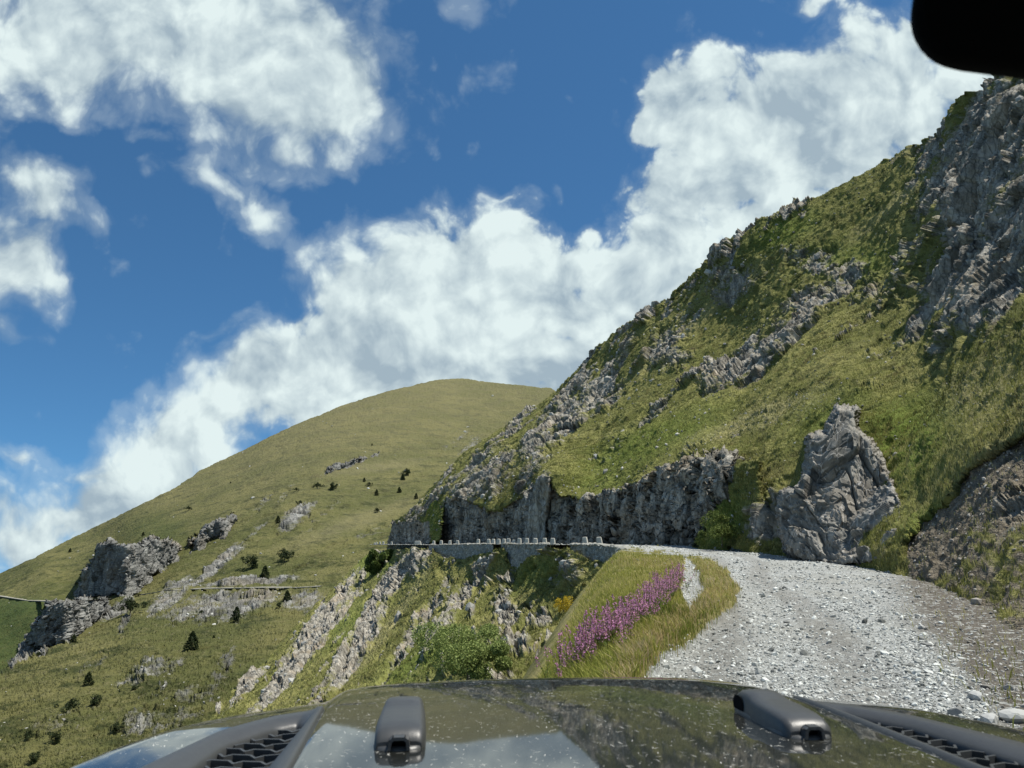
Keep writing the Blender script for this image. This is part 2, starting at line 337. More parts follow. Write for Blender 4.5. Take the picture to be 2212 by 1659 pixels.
rb = blobs(U, V, [(475,1215,75,14,-38,.75),(640,1115,55,20,-35,.75),(690,1120,60,9,-40,.5),(560,1140,60,8,-45,.5),(470,1310,150,35,-8,.66),(560,1300,60,25,-30,.6),(650,1300,60,30,0,.6),(325,1450,80,25,-25,.55),
 (420,1500,60,14,-10,.55),(540,1255,110,11,-4,.85),(360,1300,60,20,-30,.7),(270,1345,40,10,-60,.6),(250,1320,50,12,-30,.75),(610,1075,50,8,-50,.5),(560,1095,60,8,-45,.5),(800,1150,60,12,-20,.45),(1060,960,140,40,0,.42),(640,1230,60,10,-30,.4),(400,1260,50,12,-20,.7),
 (330,1560,120,30,-10,.5),(130,1560,90,20,-20,.42),(200,1440,60,14,-40,.45),(480,1450,60,18,-60,.55)])
rn = fbm(np.stack([(U*.8-V*.6)/85, (U*.6+V*.8)/17, U*0], -1), 6, 12, .66)
rock = np.maximum(rock, np.clip(rb+rn*.9*(rb > .02)-.05, 0, 1)); rock = np.maximum(rock, sst(rn-.10, 0, .22)*.60*sst(V, 1200, 1330)*sst(U, 150, 320)); rock = np.maximum(rock, sst(rn-.16, 0, .2)*.58*sst(V, 1330, 1430))
scree = sst(poly_sd(U, V, [(60,1370),(72,1400),(110,1405),(60,1425),(20,1450),(40,1410)])+wob*.5, 5, -3)
dirt = np.maximum(scree, 0); rock = np.maximum(rock, scree*.9)
lush = sst(U, 140, 90)*sst(V, 1288, 1300)*.9*(1-rock)*sst(crest-V, -8, 8); lush = np.maximum(lush, np.clip(blobs(U, V, [(620,1450,110,40,-20,.8),(330,1150,60,40,0,.6),(560,1240,40,20,0,.3)]), 0, 1)*.8)
dry = np.clip(sst(1060-V+.35*(U-500)*-.5, -150, 200)*.55, 0, 1)
dry = np.maximum(dry, blobs(U, V, [(800,1010,140,14,-8,.5),(760,1130,150,18,-20,.4)]))
Pa = P3(U, V, D)
s_arr = 1.
sA = 1.; Pa2, _ = displace(Pa, rock, U, V, 5., .22, .36, 20); Pn_, _ = displace(Pa, rock, U, V, 2.2, .42, .8, 23); kk = sst(D, 330, 250)[..., None]; Pa = Pa2*(1-kk)+Pn_*kk
Pa = Pa+normals(Pa)*(fbm(Pa*.9, 3, 90, .7)*.9*sst(400-D, -100, 150))[..., None]
mk = np.stack([rock, dirt, dry, lush], -1)
SURF['A'] = (Pa.copy(), mk.copy())
P2, m2 = skirt(Pa, mk, .4, 8, 40)
tag(gridmesh('mountain', P2, far_mat, {'mask': m2}), 'broad grassy mountain rising across the valley to a rounded summit', 'mountain', kind='structure')
print('A done')
# ---------------------------------------------------------------- road line data
BASE = [(820,260),(852,225),(925,175),(1010,142),(1080,118),(1150,104),(1250,90),(1330,82),(1400,76),(1500,66),(1600,55),(1700,45),(1800,39),(1900,33),(2000,27),(2212,17),(2500,10)]
EDGE = [(1345,60),(1312,66),(1288,70),(1258,74),(1188,86),(1171,89),(1151,92),(1132,95),(1116,98),(1105,100),(1093,102),(1072,106),(1051,110),(1028,115),(984,127),(968,131),(949,135),(933,139),(900,155),(843,184),(826,215),(800,245)]
ZR = [(-20,-1.75),(0,-1.7),(15,-1.62),(30,-1.48),(45,-1.28),(70,-1.12),(105,-1.55),(137,-2.15),(225,-3.4),(300,-5)]
zr = lambda y: np.interp(y, *zip(*ZR))
edgeU = lambda D: np.interp(D, [d for _, d in EDGE], [a for a, _ in EDGE])
def edge_pt(D):
    x = (edgeU(D)-CX)/F*D*1.0; k = 1/(CP-((CY-1178)/F)*SP); return np.array([x*k, D, float(zr(D))])
# ---------------------------------------------------------------- B: the steep hillside on the right
nU, nV = 1300, 640
u = np.linspace(838, 2420, nU); t = np.linspace(0, 1, nV)
skyB = [(838,1170),(846,1150),(852,1128),(880,1110),(925,1060),(960,1020),(1010,975),(1080,925),(1150,885),(1205,845),(1250,795),(1290,748),(1360,692),(1440,642),(1500,590),(1560,532),(1610,492),(1680,462),(1708,450),(1714,434),(1724,434),(1732,442),(1790,418),(1850,385),(1900,352),(1960,322),(2025,285),(2050,240),(2080,205),(2110,180),(2212,90),(2420,-120)]
botB = [(838,1190),(1500,1190),(1600,1195),(1800,1225),(2000,1320),(2212,1460),(2420,1600)]
vs = interp(u, skyB); vb = interp(u, botB); U = np.repeat(u[:, None], nV, 1); V = vs[:, None]+(vb-vs)[:, None]*t[None]
fB = tps([(838,1170,235),(852,1128,230),(925,1060,215),(1010,975,205),(1150,885,190),(1250,795,172),(1360,692,152),(1500,590,136),(1610,492,126),(1715,437,120),(1850,385,112),(1960,322,104),(2050,240,88),(2110,180,78),(2212,90,70),(2420,-120,52),
 (925,1120,178),(960,1075,168),(1060,1095,124),(1134,1067,108),(1190,1030,99),(1260,1078,90),(1354,1057,81),(1437,1007,76),(1540,985,68),(1590,1060,58),
 (1080,1000,150),(1200,940,132),(1300,920,120),(1300,1000,104),(1400,850,118),(1500,850,100),(1450,940,88),(1600,950,70),(1600,750,108),(1700,1000,54),(1700,880,68),(1700,780,84),(1750,640,98),(1850,700,80),(1850,880,52),(1900,500,96),
 (1930,1000,40),(2000,850,47),(2000,650,68),(2000,450,82),(2100,750,42),(2100,600,54),(2212,690,33),(2212,600,41),(2212,400,50),(2212,850,26),(2420,700,20),(2420,900,18),(2420,400,34),(2100,950,28),
 (1600,1165,54),(1700,1170,45),(1800,1180,39),(1900,1190,33.5),(2000,1200,27),(2000,1260,25),(2212,1000,23.3),(2212,1150,18.8),(2212,1300,15.3),(2212,1400,13.0),(2212,1460,12.6),(2100,1120,24),(2100,1230,21),(2100,1350,18.3),(2420,1200,14),(2420,1500,8.5)])
D = fB(U, V)
wob = fbm(np.stack([U/30, V/30, U*0], -1), 5, 50)
vcut = interp(U, [(838,1125),(852,1127),(927,1124),(930,1168),(952,1168),(957,1107),(964,1074),(1000,1078),(1067,1107),(1100,1090),(1134,1067),(1150,1045),(1167,1034),(1187,1024),(1194,1050),(1210,1072),(1257,1077),(1300,1066),(1354,1057),(1400,1035),(1437,1007),(1480,992),(1540,985),(1580,990),(1595,1000),(2500,1000)])+wob*16
vline = interp(U, [(838,1300),(1480,1300),(1500,1185),(1530,1135),(1560,1090),(1588,1040),(1600,1000),(2500,900)])+wob*14
below = sst(V-vcut, -3, 3)*sst(vline-V, -3, 3)*(U < 1612)
dbase = interp(U, BASE)
flute = fbm(np.stack([U/9, V/60, U*0], -1), 4, 61, .6)*sst(U, 2600, 100)
D = D*(1-below)+(dbase*1.0+1.0+(1172-V)*.006+flute*dbase*.012)*below
# buttress (the pale smooth slab) standing a little proud of the cut
slab = sst(poly_sd(U, V, [(1137,1175),(1142,1080),(1165,1036),(1186,1026),(1190,1060),(1182,1110),(1178,1175)]), 4, -3); D -= slab*2.6
D = np.where((U > 1470) & (U < 1640) & (V > vline), np.minimum(D, dbase-.8+(1172-V)*.010), D)
D = D-2.0*np.clip(blobs(U, V, [(1925,1165,75,50,-30,.9)]), 0, 1)
but = (1-sst(V-vline, -5, 3))*sst(poly_sd(U, V, [(1455,1150),(1460,1080),(1470,1010),(1500,990),(1575,1000),(1585,1050),(1560,1100),(1530,1140),(1500,1150)])+wob*10, 5, -8); D -= but*2.
# hollow under the turf lip on the right
lipd = V-interp(U, [(1940,1190),(1960,1165),(1985,1132),(2050,1082),(2090,1012),(2130,985),(2212,938),(2420,850)])-wob*26
hol = sst(lipd, -2, 6)*sst(lipd, 90, 20)*sst(U, 1945, 1975); D *= (1+.035*hol)
RB = blobs(U, V, [(2140,420,150,270,18,1.15),(2100,620,140,130,-30,1.1),(2160,240,100,120,20,1.0),(2030,690,70,110,25,.95),(2040,300,40,110,30,.75),(1590,615,75,45,-20,.95),(1790,570,100,40,10,.95),(1770,640,110,40,-25,.85),(1700,720,120,40,-40,.85),(1620,790,90,40,-35,.9),(1560,820,70,35,-30,.75),
 (1440,760,60,60,-50,.85),(1500,680,60,25,-50,.7),(1350,740,45,60,-50,.6),(1290,850,60,60,-50,.95),(1230,900,70,45,-45,.95),(1170,960,40,80,25,.9),(1050,1030,90,50,-40,1.0),(1000,1060,50,40,-30,.95),(1150,1030,40,60,20,.8),(1330,780,90,22,-45,.8),(1240,830,70,20,-40,.7),(1100,925,90,14,-38,.65),(930,1065,40,50,40,.75),(890,1110,40,22,-20,.8),
 (1500,955,70,18,-40,.5),(1700,455,90,14,-25,.6),(1950,340,70,14,-30,.6),(1850,620,80,60,-20,.6),(1900,760,60,60,-50,.55),(1860,830,50,30,-40,.5),(1960,780,60,40,-30,.75),(1330,950,40,40,0,.45),(1900,440,80,20,-30,.5),(1540,560,70,14,-38,.55),(1420,650,60,12,-38,.6),(1650,1130,45,45,0,.8),(1690,1110,30,60,0,.7),(2190,1090,50,60,0,.5),(1300,1010,100,12,-40,.4),(1410,890,80,14,-40,.5)])
rn = fbm(np.stack([U/42, V/30, U*0], -1), 6, 70, .62)
Px = P3(U, V, D); qx = along(Px, .35); rs_ = fbm(qx*np.array([.13, .13, .13]), 7, 75, .70)*2.1
rock = np.clip(RB*.95+rs_*.9+rn*.5-.22, 0, 1)*(RB > .02)
left_ = sst(U+V*.55, 2350, 1850); band = sst(V-vs[:, None], 60, 6)*sst(U, 1080, 1180)*.22
rock = np.maximum(rock, np.clip(sst(rs_+rn*.45+left_*.20+band-.44, -.05, .22), 0, 1)*.85*sst(D, 26, 45))
cutm = below*(V > 900); gap = sst(np.abs(U-941), 14, 9); cutm = cutm*(1-gap)
rock = np.maximum(rock*(1-.9*hol), cutm)
rock = np.maximum(rock, but); rock = rock*(1-.8*sst(V-vline, -2, 6)*sst(U, 1640, 1600)*sst(U, 1480, 1500)); lowr = sst(V-vcut, -20, 6)
dirt = np.clip(hol*1.2, 0, 1); dirt = np.maximum(dirt, sst(lipd, 10, 40)*sst(U, 1940, 1990)*np.clip(.80+1.2*fbm(np.stack([U/45, V/26, U*0], -1), 5, 77)-.25*sst(lipd, 110, 200), 0, 1))
lush = np.clip(blobs(U, V, [(1960,960,110,90,-40,.9),(1700,500,70,30,-20,.8),(1850,560,110,40,0,.6),(1560,1130,50,60,40,1.0),(1400,960,160,40,-25,.7),(940,1120,20,50,0,.9),(1780,900,90,40,-30,.5),(1300,1040,70,30,-20,.6),(2000,1130,60,40,-30,.6)]), 0, 1)
dry = np.clip(blobs(U, V, [(1650,900,130,22,-20,.75),(1500,700,200,10,-42,.6),(2140,850,130,60,-30,.55),(1900,470,160,10,-40,.6),(2150,1000,80,60,-20,.5),(1560,930,80,12,-20,.6),(1850,1185,80,14,10,.6)]), 0, 1)
Pb = P3(U, V, D)
sc_ = np.clip(D/75, .35, 1.)
Pn, _ = displace(Pb, rock*(1-.72*cutm-.3*slab), U, V, 1.7, .50, .62, 5); Pq, _ = displace(Pb, rock*(1-cutm), U, V, .85, .42, .7, 6)
k_ = sst(D, 16, 55)[..., None]; Pb = Pq*(1-k_)+Pn*k_
# turf hummocks and the roughness of the cut
Pb = Pb+normals(Pb)*((np.maximum(0, fbm(Pb*np.array([1.6, 1.6, 2.4]), 4, 33, .6))*.30+fbm(Pb*5, 3, 34, .6)*.10)*(1-rock)*(1-cutm)*sst(D, 8, 30))[..., None]
m = cutm > .05
q = Pb[m]*np.array([.55, .35, .16]); r1, t1, e1 = cells(q, 81); r2, t2, e2 = cells(Pb[m]*np.array([1.7, 1.3, .5]), 82)
dd = np.zeros(U.shape); dd[m] = ((r1-.5)*.7+t1*.9-.25*sst(e1, .12, 0)+(r2-.5)*.30+t2*.5)*cutm[m]*(1-.92*slab[m]); Pb = Pb+normals(Pb)*dd[..., None]
mk = np.stack([rock, dirt, dry, lush], -1); SURF['B'] = (Pb.copy(), mk.copy(), cutm)
ext = []
for k in range(1, 41):                                   # the hillside runs on past the car on the right
    q_ = Pb[-1]+np.array([.30, -1, .04])*k*1.6; q_ = q_+np.array([-.5, 0, .6])*(fbm(q_*.35, 4, 98)*2.2*min(1, k/6))[:, None]; ext.append(q_)
Pe = np.concatenate([Pb, np.stack(ext, 0)], 0); me_ = np.concatenate([mk, np.repeat(mk[-1:]*np.array([.8, .3, 1, 1]), 40, 0)], 0)
P2, m2 = skirt(Pe, me_, .35, 6, 8)
tag(gridmesh('hillside', P2, near_mat, {'mask': m2}), 'steep rocky hillside with turf ledges above the road', 'hillside', kind='structure')
print('B done')
# ---------------------------------------------------------------- C: the slope falling away below the road
nU, nV = 980, 420
u = np.linspace(380, 1450, nU); t = np.linspace(0, 1, nV)
topC = [(380,1640),(470,1530),(560,1440),(640,1348),(700,1288),(760,1226),(795,1196),(830,1186),(880,1183),(934,1180),(940,1190),(960,1203),(1000,1205),(1040,1195),(1067,1184),(1088,1180),(1096,1195),(1105,1222),(1120,1222),(1150,1203),(1184,1186),(1232,1182),(1242,1190),(1270,1205),(1305,1208),(1450,1215)]
vs = interp(u, topC); U = np.repeat(u[:, None], nV, 1); V = vs[:, None]+(1750-vs[:, None])*t[None]
fC = tps([(795,1196,222),(830,1186,205),(860,1186,176),(934,1182,138),(1000,1205,121),(1060,1186,106.5),(1110,1222,97),(1184,1186,85),(1240,1188,74),(1305,1208,66),(1450,1220,50),
 (470,1530,122),(560,1440,148),(640,1348,172),(700,1288,190),(760,1226,212),(380,1640,105),
 (800,1300,150),(900,1250,132),(1000,1270,108),(1100,1300,88),(1200,1300,72),(1250,1350,58),(700,1400,125),(850,1400,98),(1000,1400,72),(1100,1450,50),(600,1520,100),(800,1520,75),(1000,1520,52),(1250,1500,38),(600,1750,55),(900,1750,38),(1450,1750,22),(1450,1400,38)])
D = fC(U, V)
wob = fbm(np.stack([U/24, V/24, U*0], -1), 5, 150)
RB = blobs(U, V, [(640,1430,230,20,-50,1.0),(700,1330,150,18,-50,.95),(830,1280,120,22,-58,1.05),(770,1400,150,24,-58,1.0),(900,1215,45,30,-40,.9),(910,1340,150,13,-55,.9),(700,1500,100,14,-55,.7),(1000,1290,80,20,-55,.9),(950,1370,100,12,-55,.8),(1040,1230,50,16,-50,.85),(1090,1300,40,22,-50,.7),
 (1100,1330,26,30,-20,1.05),(1160,1340,34,24,-20,1.05),(1120,1390,30,30,-60,.9),(1200,1250,30,26,0,.65),(1240,1240,26,30,0,.7),(600,1490,150,12,-52,.9),(540,1480,100,12,-50,.8),(860,1430,100,10,-55,.7),(1290,1210,30,18,0,.6)])
rn = fbm(np.stack([(U+V*.75)/16, (V-U*.9)/75, U*0], -1), 6, 170, .6)
rock = np.clip(RB+rn*1.3-.16, 0, 1)*(RB > .02); rock = np.maximum(rock, sst(rn, .05, .24)*.72)
lush = np.clip(blobs(U, V, [(810,1215,40,30,0,.8),(900,1440,110,40,-40,.7),(1150,1240,60,26,-30,.5),(750,1350,30,60,40,.5)]), 0, 1)
dry = np.clip(blobs(U, V, [(850,1340,130,10,-55,.6),(1060,1370,80,20,-45,.5)]), 0, 1)
gul = blobs(U, V, [(740,1340,75,9,-52,1.),(960,1240,22,12,60,.8),(1110,1230,10,22,0,.8)])
D = D*(1+.02*gul)
Pc = P3(U, V, D); Pc, _ = displace(Pc, rock, U, V, 1.25, .50, .75, 105, SC_)
Pc = Pc+normals(Pc)*((np.maximum(0, fbm(Pc*np.array([1.4, 1.4, 2.2]), 4, 133, .6))*.7)*(1-rock))[..., None]
Pc[:, :2, 2] -= .3
mk = np.stack([rock, rock*0, dry, lush], -1); SURF['C'] = (Pc.copy(), mk.copy())
P2, m2 = skirt(Pc, mk, .9, 5, 3)
tag(gridmesh('lower_slope', P2, near_mat, {'mask': m2}), 'rocky ribbed slope falling away below the road wall', 'slope', kind='structure')
print('C done')
# ---------------------------------------------------------------- near ground: track, verge and dirt
nU, nV = 1150, 520
v = 1700-(1700-1172)*np.linspace(1, 0, nV)**1.0
tt = np.linspace(0, 1, nU)
lef = interp(v, [(1172,1345),(1180,1322),(1187,1308),(1215,1275),(1260,1238),(1350,1168),(1400,1135),(1465,1088),(1560,1020),(1700,920)])
V = np.repeat(v[None], nU, 0); U = lef[None]+(2420-lef)[None]*tt[:, None]
elev = (SP+(CY-V)/F*CP)/(CP-(CY-V)/F*SP)                  # z per unit distance
ys = np.linspace(6, 110, 2000); ee = zr(ys)/ys; Dg = np.interp(elev.ravel(), ee, ys).reshape(elev.shape)
G0 = P3(U, V, Dg)
X = G0[..., 0]; Y = G0[..., 1]
REDGE = [(1385,1189),(1440,1194),(1490,1199),(1530,1212),(1575,1245),(1600,1285),(1585,1320),(1540,1350),(1490,1390),(1440,1425),(1400,1470),(1330,1600),(1300,1700)]
# distance left of the gravel edge, measured in the frame and turned to metres
sdl = poly_sd(U, V, [(900,1150),(1330,1180)]+[(a, b) for a, b in REDGE]+[(900,1720)])
wob = fbm(np.stack([X*.6, Y*.35, X*0], -1), 5, 210, .6)
gm = sst(sdl+wob*45, 6, -8)                                # 1 on the grassy verge
spit = sst(poly_sd(U, V, [(1515,1215),(1560,1240),(1585,1290),(1550,1330),(1480,1370),(1440,1420),(1400,1440),(1440,1380),(1500,1330),(1530,1290)])+wob*25, 8, -6)
strip = sst(poly_sd(U, V, [(1480,1200),(1505,1230),(1525,1290),(1490,1330),(1470,1290),(1475,1240)])+wob*20, 6, -6)
gm = gm*(1-.65*strip)
leftd = (U-lef[None])/F*Dg                                 # metres right of the verge's outer edge
zz = np.zeros(U.shape); zz -= .9*sst(leftd, 1.6, 0)**2; zz += gm*.20*sst(leftd, .3, 2)*sst(V, 1196, 1230)
ruts = -.05*np.exp(-((X-.18*Y+.9-1.5)/.35)**2)-.05*np.exp(-((X-.18*Y-2.4)/.35)**2); zz += ruts*sst(Y, 30, 12)
zz += fbm(np.stack([X*.5, Y*.5, X*0], -1), 4, 220)*.09+fbm(np.stack([X*4, Y*4, X*0], -1), 4, 221, .65)*.035*(1-gm)+np.maximum(0, fbm(np.stack([X*2, Y*2, X*0], -1), 4, 222))*.3*gm*sst(V, 1192, 1225)
Pg = G0.copy(); Pg[..., 2] += zz
# behind its far edge the verge turns down
dr_ = sst(X-(Y*.30+3.4)+wob*2, -1, 2.5)
dr_ = np.maximum(dr_, sst(U-interp(V, [(1172,1640),(1200,1850),(1230,1990),(1300,2000),(1400,2060),(1500,2130),(1700,2300)])+wob*60, -45, 45))
dr_ = sst(U-interp(V, [(1172,1700),(1200,1840),(1230,1930),(1260,1930),(1330,1960),(1400,2010),(1500,2100),(1700,2300)])+wob*80, -60, 70)
rutm = np.maximum(np.exp(-((X-.26*(Y-10)-2.5+.25*np.sin(Y*.3))/.38)**4), np.exp(-((X-.26*(Y-10)-4.2+.25*np.sin(Y*.3))/.42)**4))*sst(Y, 60, 30)
rightgr = sst(U-interp(V, [(1172,1560),(1185,1640),(1200,1760),(1220,1880),(1260,2060),(1320,2200),(1400,2400)])+wob*40, -10, 12)
mk = np.stack([np.maximum(gm, rightgr*.7), np.maximum(dr_, rutm*.45), np.clip(spit+gm*.35, 0, 1), strip], -1)
m, T, b = mat_new('gravel_road'); c = T.new('ShaderNodeTexCoord').outputs['Object']
at = T.new('ShaderNodeAttribute', attribute_name='mask'); sp = T.new('ShaderNodeSeparateColor'); T.l.new(at.outputs['Color'], sp.inputs[0])
vc = T.vor(c, 13, 'F1', 'Color'); vd = T.vor(c, 13, 'DISTANCE_TO_EDGE'); vc2 = T.vor(c, 34, 'F1', 'Color')
sc1 = T.new('ShaderNodeSeparateColor'); T.l.new(vc, sc1.inputs[0]); sc2 = T.new('ShaderNodeSeparateColor'); T.l.new(vc2, sc2.inputs[0])
n0 = T.noise(T.scale(c, (1, .35, 1)), .5, 5, .6)
st = T.mix(T.m('ADD', T.m('MULTIPLY', sc1.outputs[0], .6), T.m('MULTIPLY', sc2.outputs[1], .4)), (.20, .21, .20), (.50, .52, .51))
st = T.mix(T.ramp(n0, .42, .64, 0, .55), st, (.27, .27, .24))
st = T.mix(T.ramp(T.noise(c, 22, 4, .7), .32, .46, .6, 0), st, (.13, .13, .12))
br = T.mix(sc2.outputs[0], (.070, .062, .050), (.17, .155, .13)); br = T.mix(T.ramp(sc1.outputs[1], .86, .9), br, (.36, .37, .35))
cc = T.mix(sp.outputs[1], st, br)
gn = T.noise(c, 1.6, 5, .7); gc = T.mix(T.ramp(gn, .35, .65), (.12, .125, .03), (.26, .225, .095))
gf = T.ramp(T.m('ADD', sp.outputs[0], T.m('MULTIPLY', T.m('SUBTRACT', T.noise(c, 2.5, 5, .75), .5), .9)), .4, .6)
cc = T.mix(gf, cc, gc)
T.put(b.inputs['Base Color'], cc); b.inputs['Roughness'].default_value = .9; b.inputs['Specular IOR Level'].default_value = .25
bp = T.new('ShaderNodeBump'); bp.inputs['Distance'].default_value = .05; bp.inputs['Strength'].default_value = .9
T.put(bp.inputs['Height'], T.m('ADD', T.m('MULTIPLY', sc1.outputs[2], .4), T.noise(c, 26, 5, .75))); T.l.new(bp.outputs[0], b.inputs['Normal'])
road_mat = m
v_g = v.copy(); SURF['G'] = (Pg.copy(), mk.copy(), gm, dr_, spit, strip, rightgr)
lft = [Pg[:1]+np.array([-.8*k, 0, -.8*k-.1*k*k]) for k in (6, 4, 3, 2, 1)]
P2 = np.concatenate(lft+[Pg], 0); m2 = np.concatenate([mk[:1]]*5+[mk], 0); m2[:5, :, 0] = 1
tag(gridmesh('road', P2, road_mat, {'mask': m2}), 'rutted pale gravel track with a grassy verge', 'road', kind='structure')
# the track beyond the bend, up to the corner
ds = np.linspace(46, 262, 260); E = np.array([edge_pt(x) for x in ds]); E[:, 0] = np.where(ds < 62, E[:, 0]+(62-ds)*.05, E[:, 0])
I = []
bu = np.array([a for a, _ in BASE]); bd = np.array([b for _, b in BASE])
for k, x in enumerate(ds):
    ub = np.interp(-x, -bd, bu); p = P3(ub, 1172, x); I.append((max(p[0], E[k, 0]+5)+2.5, x, E[k, 2]))
I = np.array(I); tt = np.linspace(0, 1, 24)[None, :, None]; Rf = E[:, None]*(1-tt)+I[:, None]*tt
Rf[..., 2] += fbm(Rf*1.3, 4, 300)*.10+.02-.08*(ds[:, None] < 75); mkr = np.zeros(Rf.shape[:2]+(4,)); mkr[..., 0] = .25*sst(np.abs(tt[..., 0]-.5), .3, .5)
tag(gridmesh('road_beyond', Rf, road_mat, {'mask': mkr}), 'gravel track running along the top of the wall', 'road', kind='structure')
# valley floor under everything, reaching the horizon
gx = np.linspace(-1, 1, 90); gx = np.sign(gx)*np.abs(gx)**1.6*2600; GX, GY = np.meshgrid(gx, gx, indexing='ij')
GZ = -520+fbm(np.stack([GX/900, GY/900, GX*0], -1), 4, 400)*60; GP = np.stack([GX, GY, GZ], -1); mkv = np.zeros(GX.shape+(4,)); mkv[..., 3] = .3
tag(gridmesh('valley_floor', GP, far_mat, {'mask': mkv}), 'grassy valley floor', 'ground', kind='structure')
# road bench under and behind the car
xs = np.linspace(-3.5, 22, 110); yy = np.linspace(-40, 7.5, 160); XX, YY = np.meshgrid(xs, yy, indexing='ij'); ZB = zr(YY)-.05-sst(-XX, 1.0, 3.5)*2.5+sst(XX, 9, 22)*7+fbm(np.stack([XX, YY, XX*0], -1), 4, 410)*.06
mkb = np.zeros(XX.shape+(4,)); mkb[..., 0] = sst(-XX, 0, 2)+sst(XX, 9, 12)*.8; tag(gridmesh('road_behind', np.stack([XX, YY, ZB], -1), road_mat, {'mask': mkb}), 'gravel track under the car', 'road', kind='structure')
print('ground done')
#@@REST
# ---------------------------------------------------------------- finding the ground under a thing
PR = {}
def proj(P):
    X, Y, Z = P[..., 0], P[..., 1], P[..., 2]; f = Y*CP+Z*SP; return CX+F*X/f, CY-F*(-Y*SP+Z*CP)/f
for k in 'ABCG': PR[k] = proj(SURF[k][0])
def ground(k, U, V):
    a, b = PR[k]; i = np.argmin((a-U)**2+(b-V)**2); return SURF[k][0].reshape(-1, 3)[i].copy()
def scatter(key, n, weight, seed):
    """random points on a terrain sheet, accepted by weight; returns points and grid indices"""
    r = np.random.default_rng(seed); P = SURF[key][0]; a, b = P.shape[:2]
    i = r.integers(0, a-1, n); j = r.integers(0, b-1, n); keep = r.random(n) < weight[i, j]; i = i[keep]; j = j[keep]
    fu = r.random(len(i))[:, None]; fv = r.random(len(i))[:, None]
    p = (P[i, j]*(1-fu)+P[i+1, j]*fu)*(1-fv)+(P[i, j+1]*(1-fu)+P[i+1, j+1]*fu)*fv
    return p, i, j, r
# ---------------------------------------------------------------- grass
blade_mat = attr_mat('grass_blades', .8, .35, .15)
def blades(name, key, n, weight, h, wd, cols, seed, label=None, lean=.45, tip=.9):
    p, i, j, r = scatter(key, n, weight, seed); m = len(p); D = p[:, 1]
    k = fbm(p*.16, 3, seed, .6)*1.3+.5+r.normal(0, .22, m); k = np.clip(k, 0, .999)
    hh = h*(.5+r.random(m))*(.7+.6*np.clip(fbm(p*.7, 3, seed+1)+.5, 0, 1)); ww = np.maximum(wd*(.6+r.random(m)*.8), D/773*.42)
    an = r.random(m)*6.283; s = np.stack([np.cos(an), np.sin(an), np.zeros(m)], 1)*ww[:, None]*.5
    ln = np.stack([r.normal(-.35, .5, m), r.normal(-.3, .5, m), np.zeros(m)], 1)*(hh*lean)[:, None]
    up = np.stack([np.zeros(m), np.zeros(m), hh], 1)
    b0 = p-[0, 0, .03]; md = p+up*.55+ln*.3; tp = p+up*tip+ln
    V = np.stack([b0-s, b0+s, md+s*.7, md-s*.7, tp], 1).reshape(-1, 3); o = np.arange(m)[:, None]*5
    f = np.concatenate([o+[0, 1, 2], o+[0, 2, 3], o+[3, 2, 4]], 0)
    C = np.array(cols, float); q = k*(len(C)-1); q0 = q.astype(int); c = C[q0]*(1-(q-q0))[:, None]+C[np.minimum(q0+1, len(C)-1)]*(q-q0)[:, None]
    c = c*(.75+.5*r.random(m))[:, None]; c = np.repeat(c[:, None], 5, 1)
    o = raw(name, V, f, 3, blade_mat, None, {'col': c.reshape(-1, 3)}); tag(o, label, 'grass', kind='stuff'); return o
GC = [(.085, .096, .026), (.165, .18, .045), (.265, .275, .075), (.37, .355, .125), (.50, .46, .22)]
PB_, mB, cB = SURF['B']; PC_, mC = SURF['C']; PG_, mG, gG, dG, spG, stG, rgG = SURF['G']
blades('hillside_grass', 'B', 560000, (1-np.clip(mB[..., 0]*1.6, 0, 1))*(1-np.clip(mB[..., 1]*1.5, 0, .97))*(1-cB)*sst(PB_[..., 1], 9, 13), .15, .014, GC, 1, 'green and straw turf covering the hillside right of the road')
blades('slope_grass', 'C', 230000, (1-np.clip(mC[..., 0]*1.6, 0, 1)), .18, .014, GC, 2, 'turf between the rock ribs below the road')
HC = [(.030, .036, .012), (.050, .058, .018), (.075, .072, .030), (.09, .08, .035)]
blades('dark_tussocks', 'B', 80000, (1-np.clip(mB[..., 0]*1.4, 0, 1))*(1-np.clip(mB[..., 1]*1.5, 0, 1))*(1-cB)*sst(fbm(along(PB_, .4)*.35, 5, 95, .65), .06, .20)*(PB_[..., 1] > 20), .30, .02, HC, 8, 'dark low heather and tussocks in patches on the hillside')
blades('slope_tussocks', 'C', 90000, (1-np.clip(mC[..., 0]*1.4, 0, 1))*sst(fbm(along(PC_, .4)*.35, 5, 96, .65), .06, .20), .30, .02, HC, 9, 'dark low shrubs in patches below the road')
PA_, mA_ = SURF['A']
blades('meadow_tussocks', 'A', 260000, (1-np.clip(mA_[..., 0], 0, 1))*sst(PA_[..., 1], 430, 300)*np.clip(.25+1.6*fbm(along(PA_, .35)*.09, 5, 97, .65), 0, 1), .55, .05, [(.035, .042, .014), (.06, .07, .02), (.12, .125, .04), (.22, .21, .09)], 10, 'tussocks and low scrub on the slope below the far track')
VC = [(.12, .155, .03), (.22, .25, .05), (.34, .34, .08), (.45, .41, .14), (.50, .43, .20)]
V_G = np.broadcast_to(v_g[None], PG_.shape[:2])
lf = np.arange(PG_.shape[0])[:, None]/PG_.shape[0]
vw = np.clip(gG*1.1-.1, 0, 1)*(1-.5*spG)*(1-.9*stG)*(1-.35*sst(lf, .12, .35))
blades('verge_grass', 'G', 330000, vw*sst(PR['G'][1], 1560, 1500), .14, .011, VC, 3, 'dry golden grass on the verge left of the gravel', .6)
tanw = np.clip(spG*1.2+sst(sdl, -70, -25)*sst(sdl, 15, -5), 0, 1)*gG*(1-.8*stG)*sst(V_G, 1205, 1235)
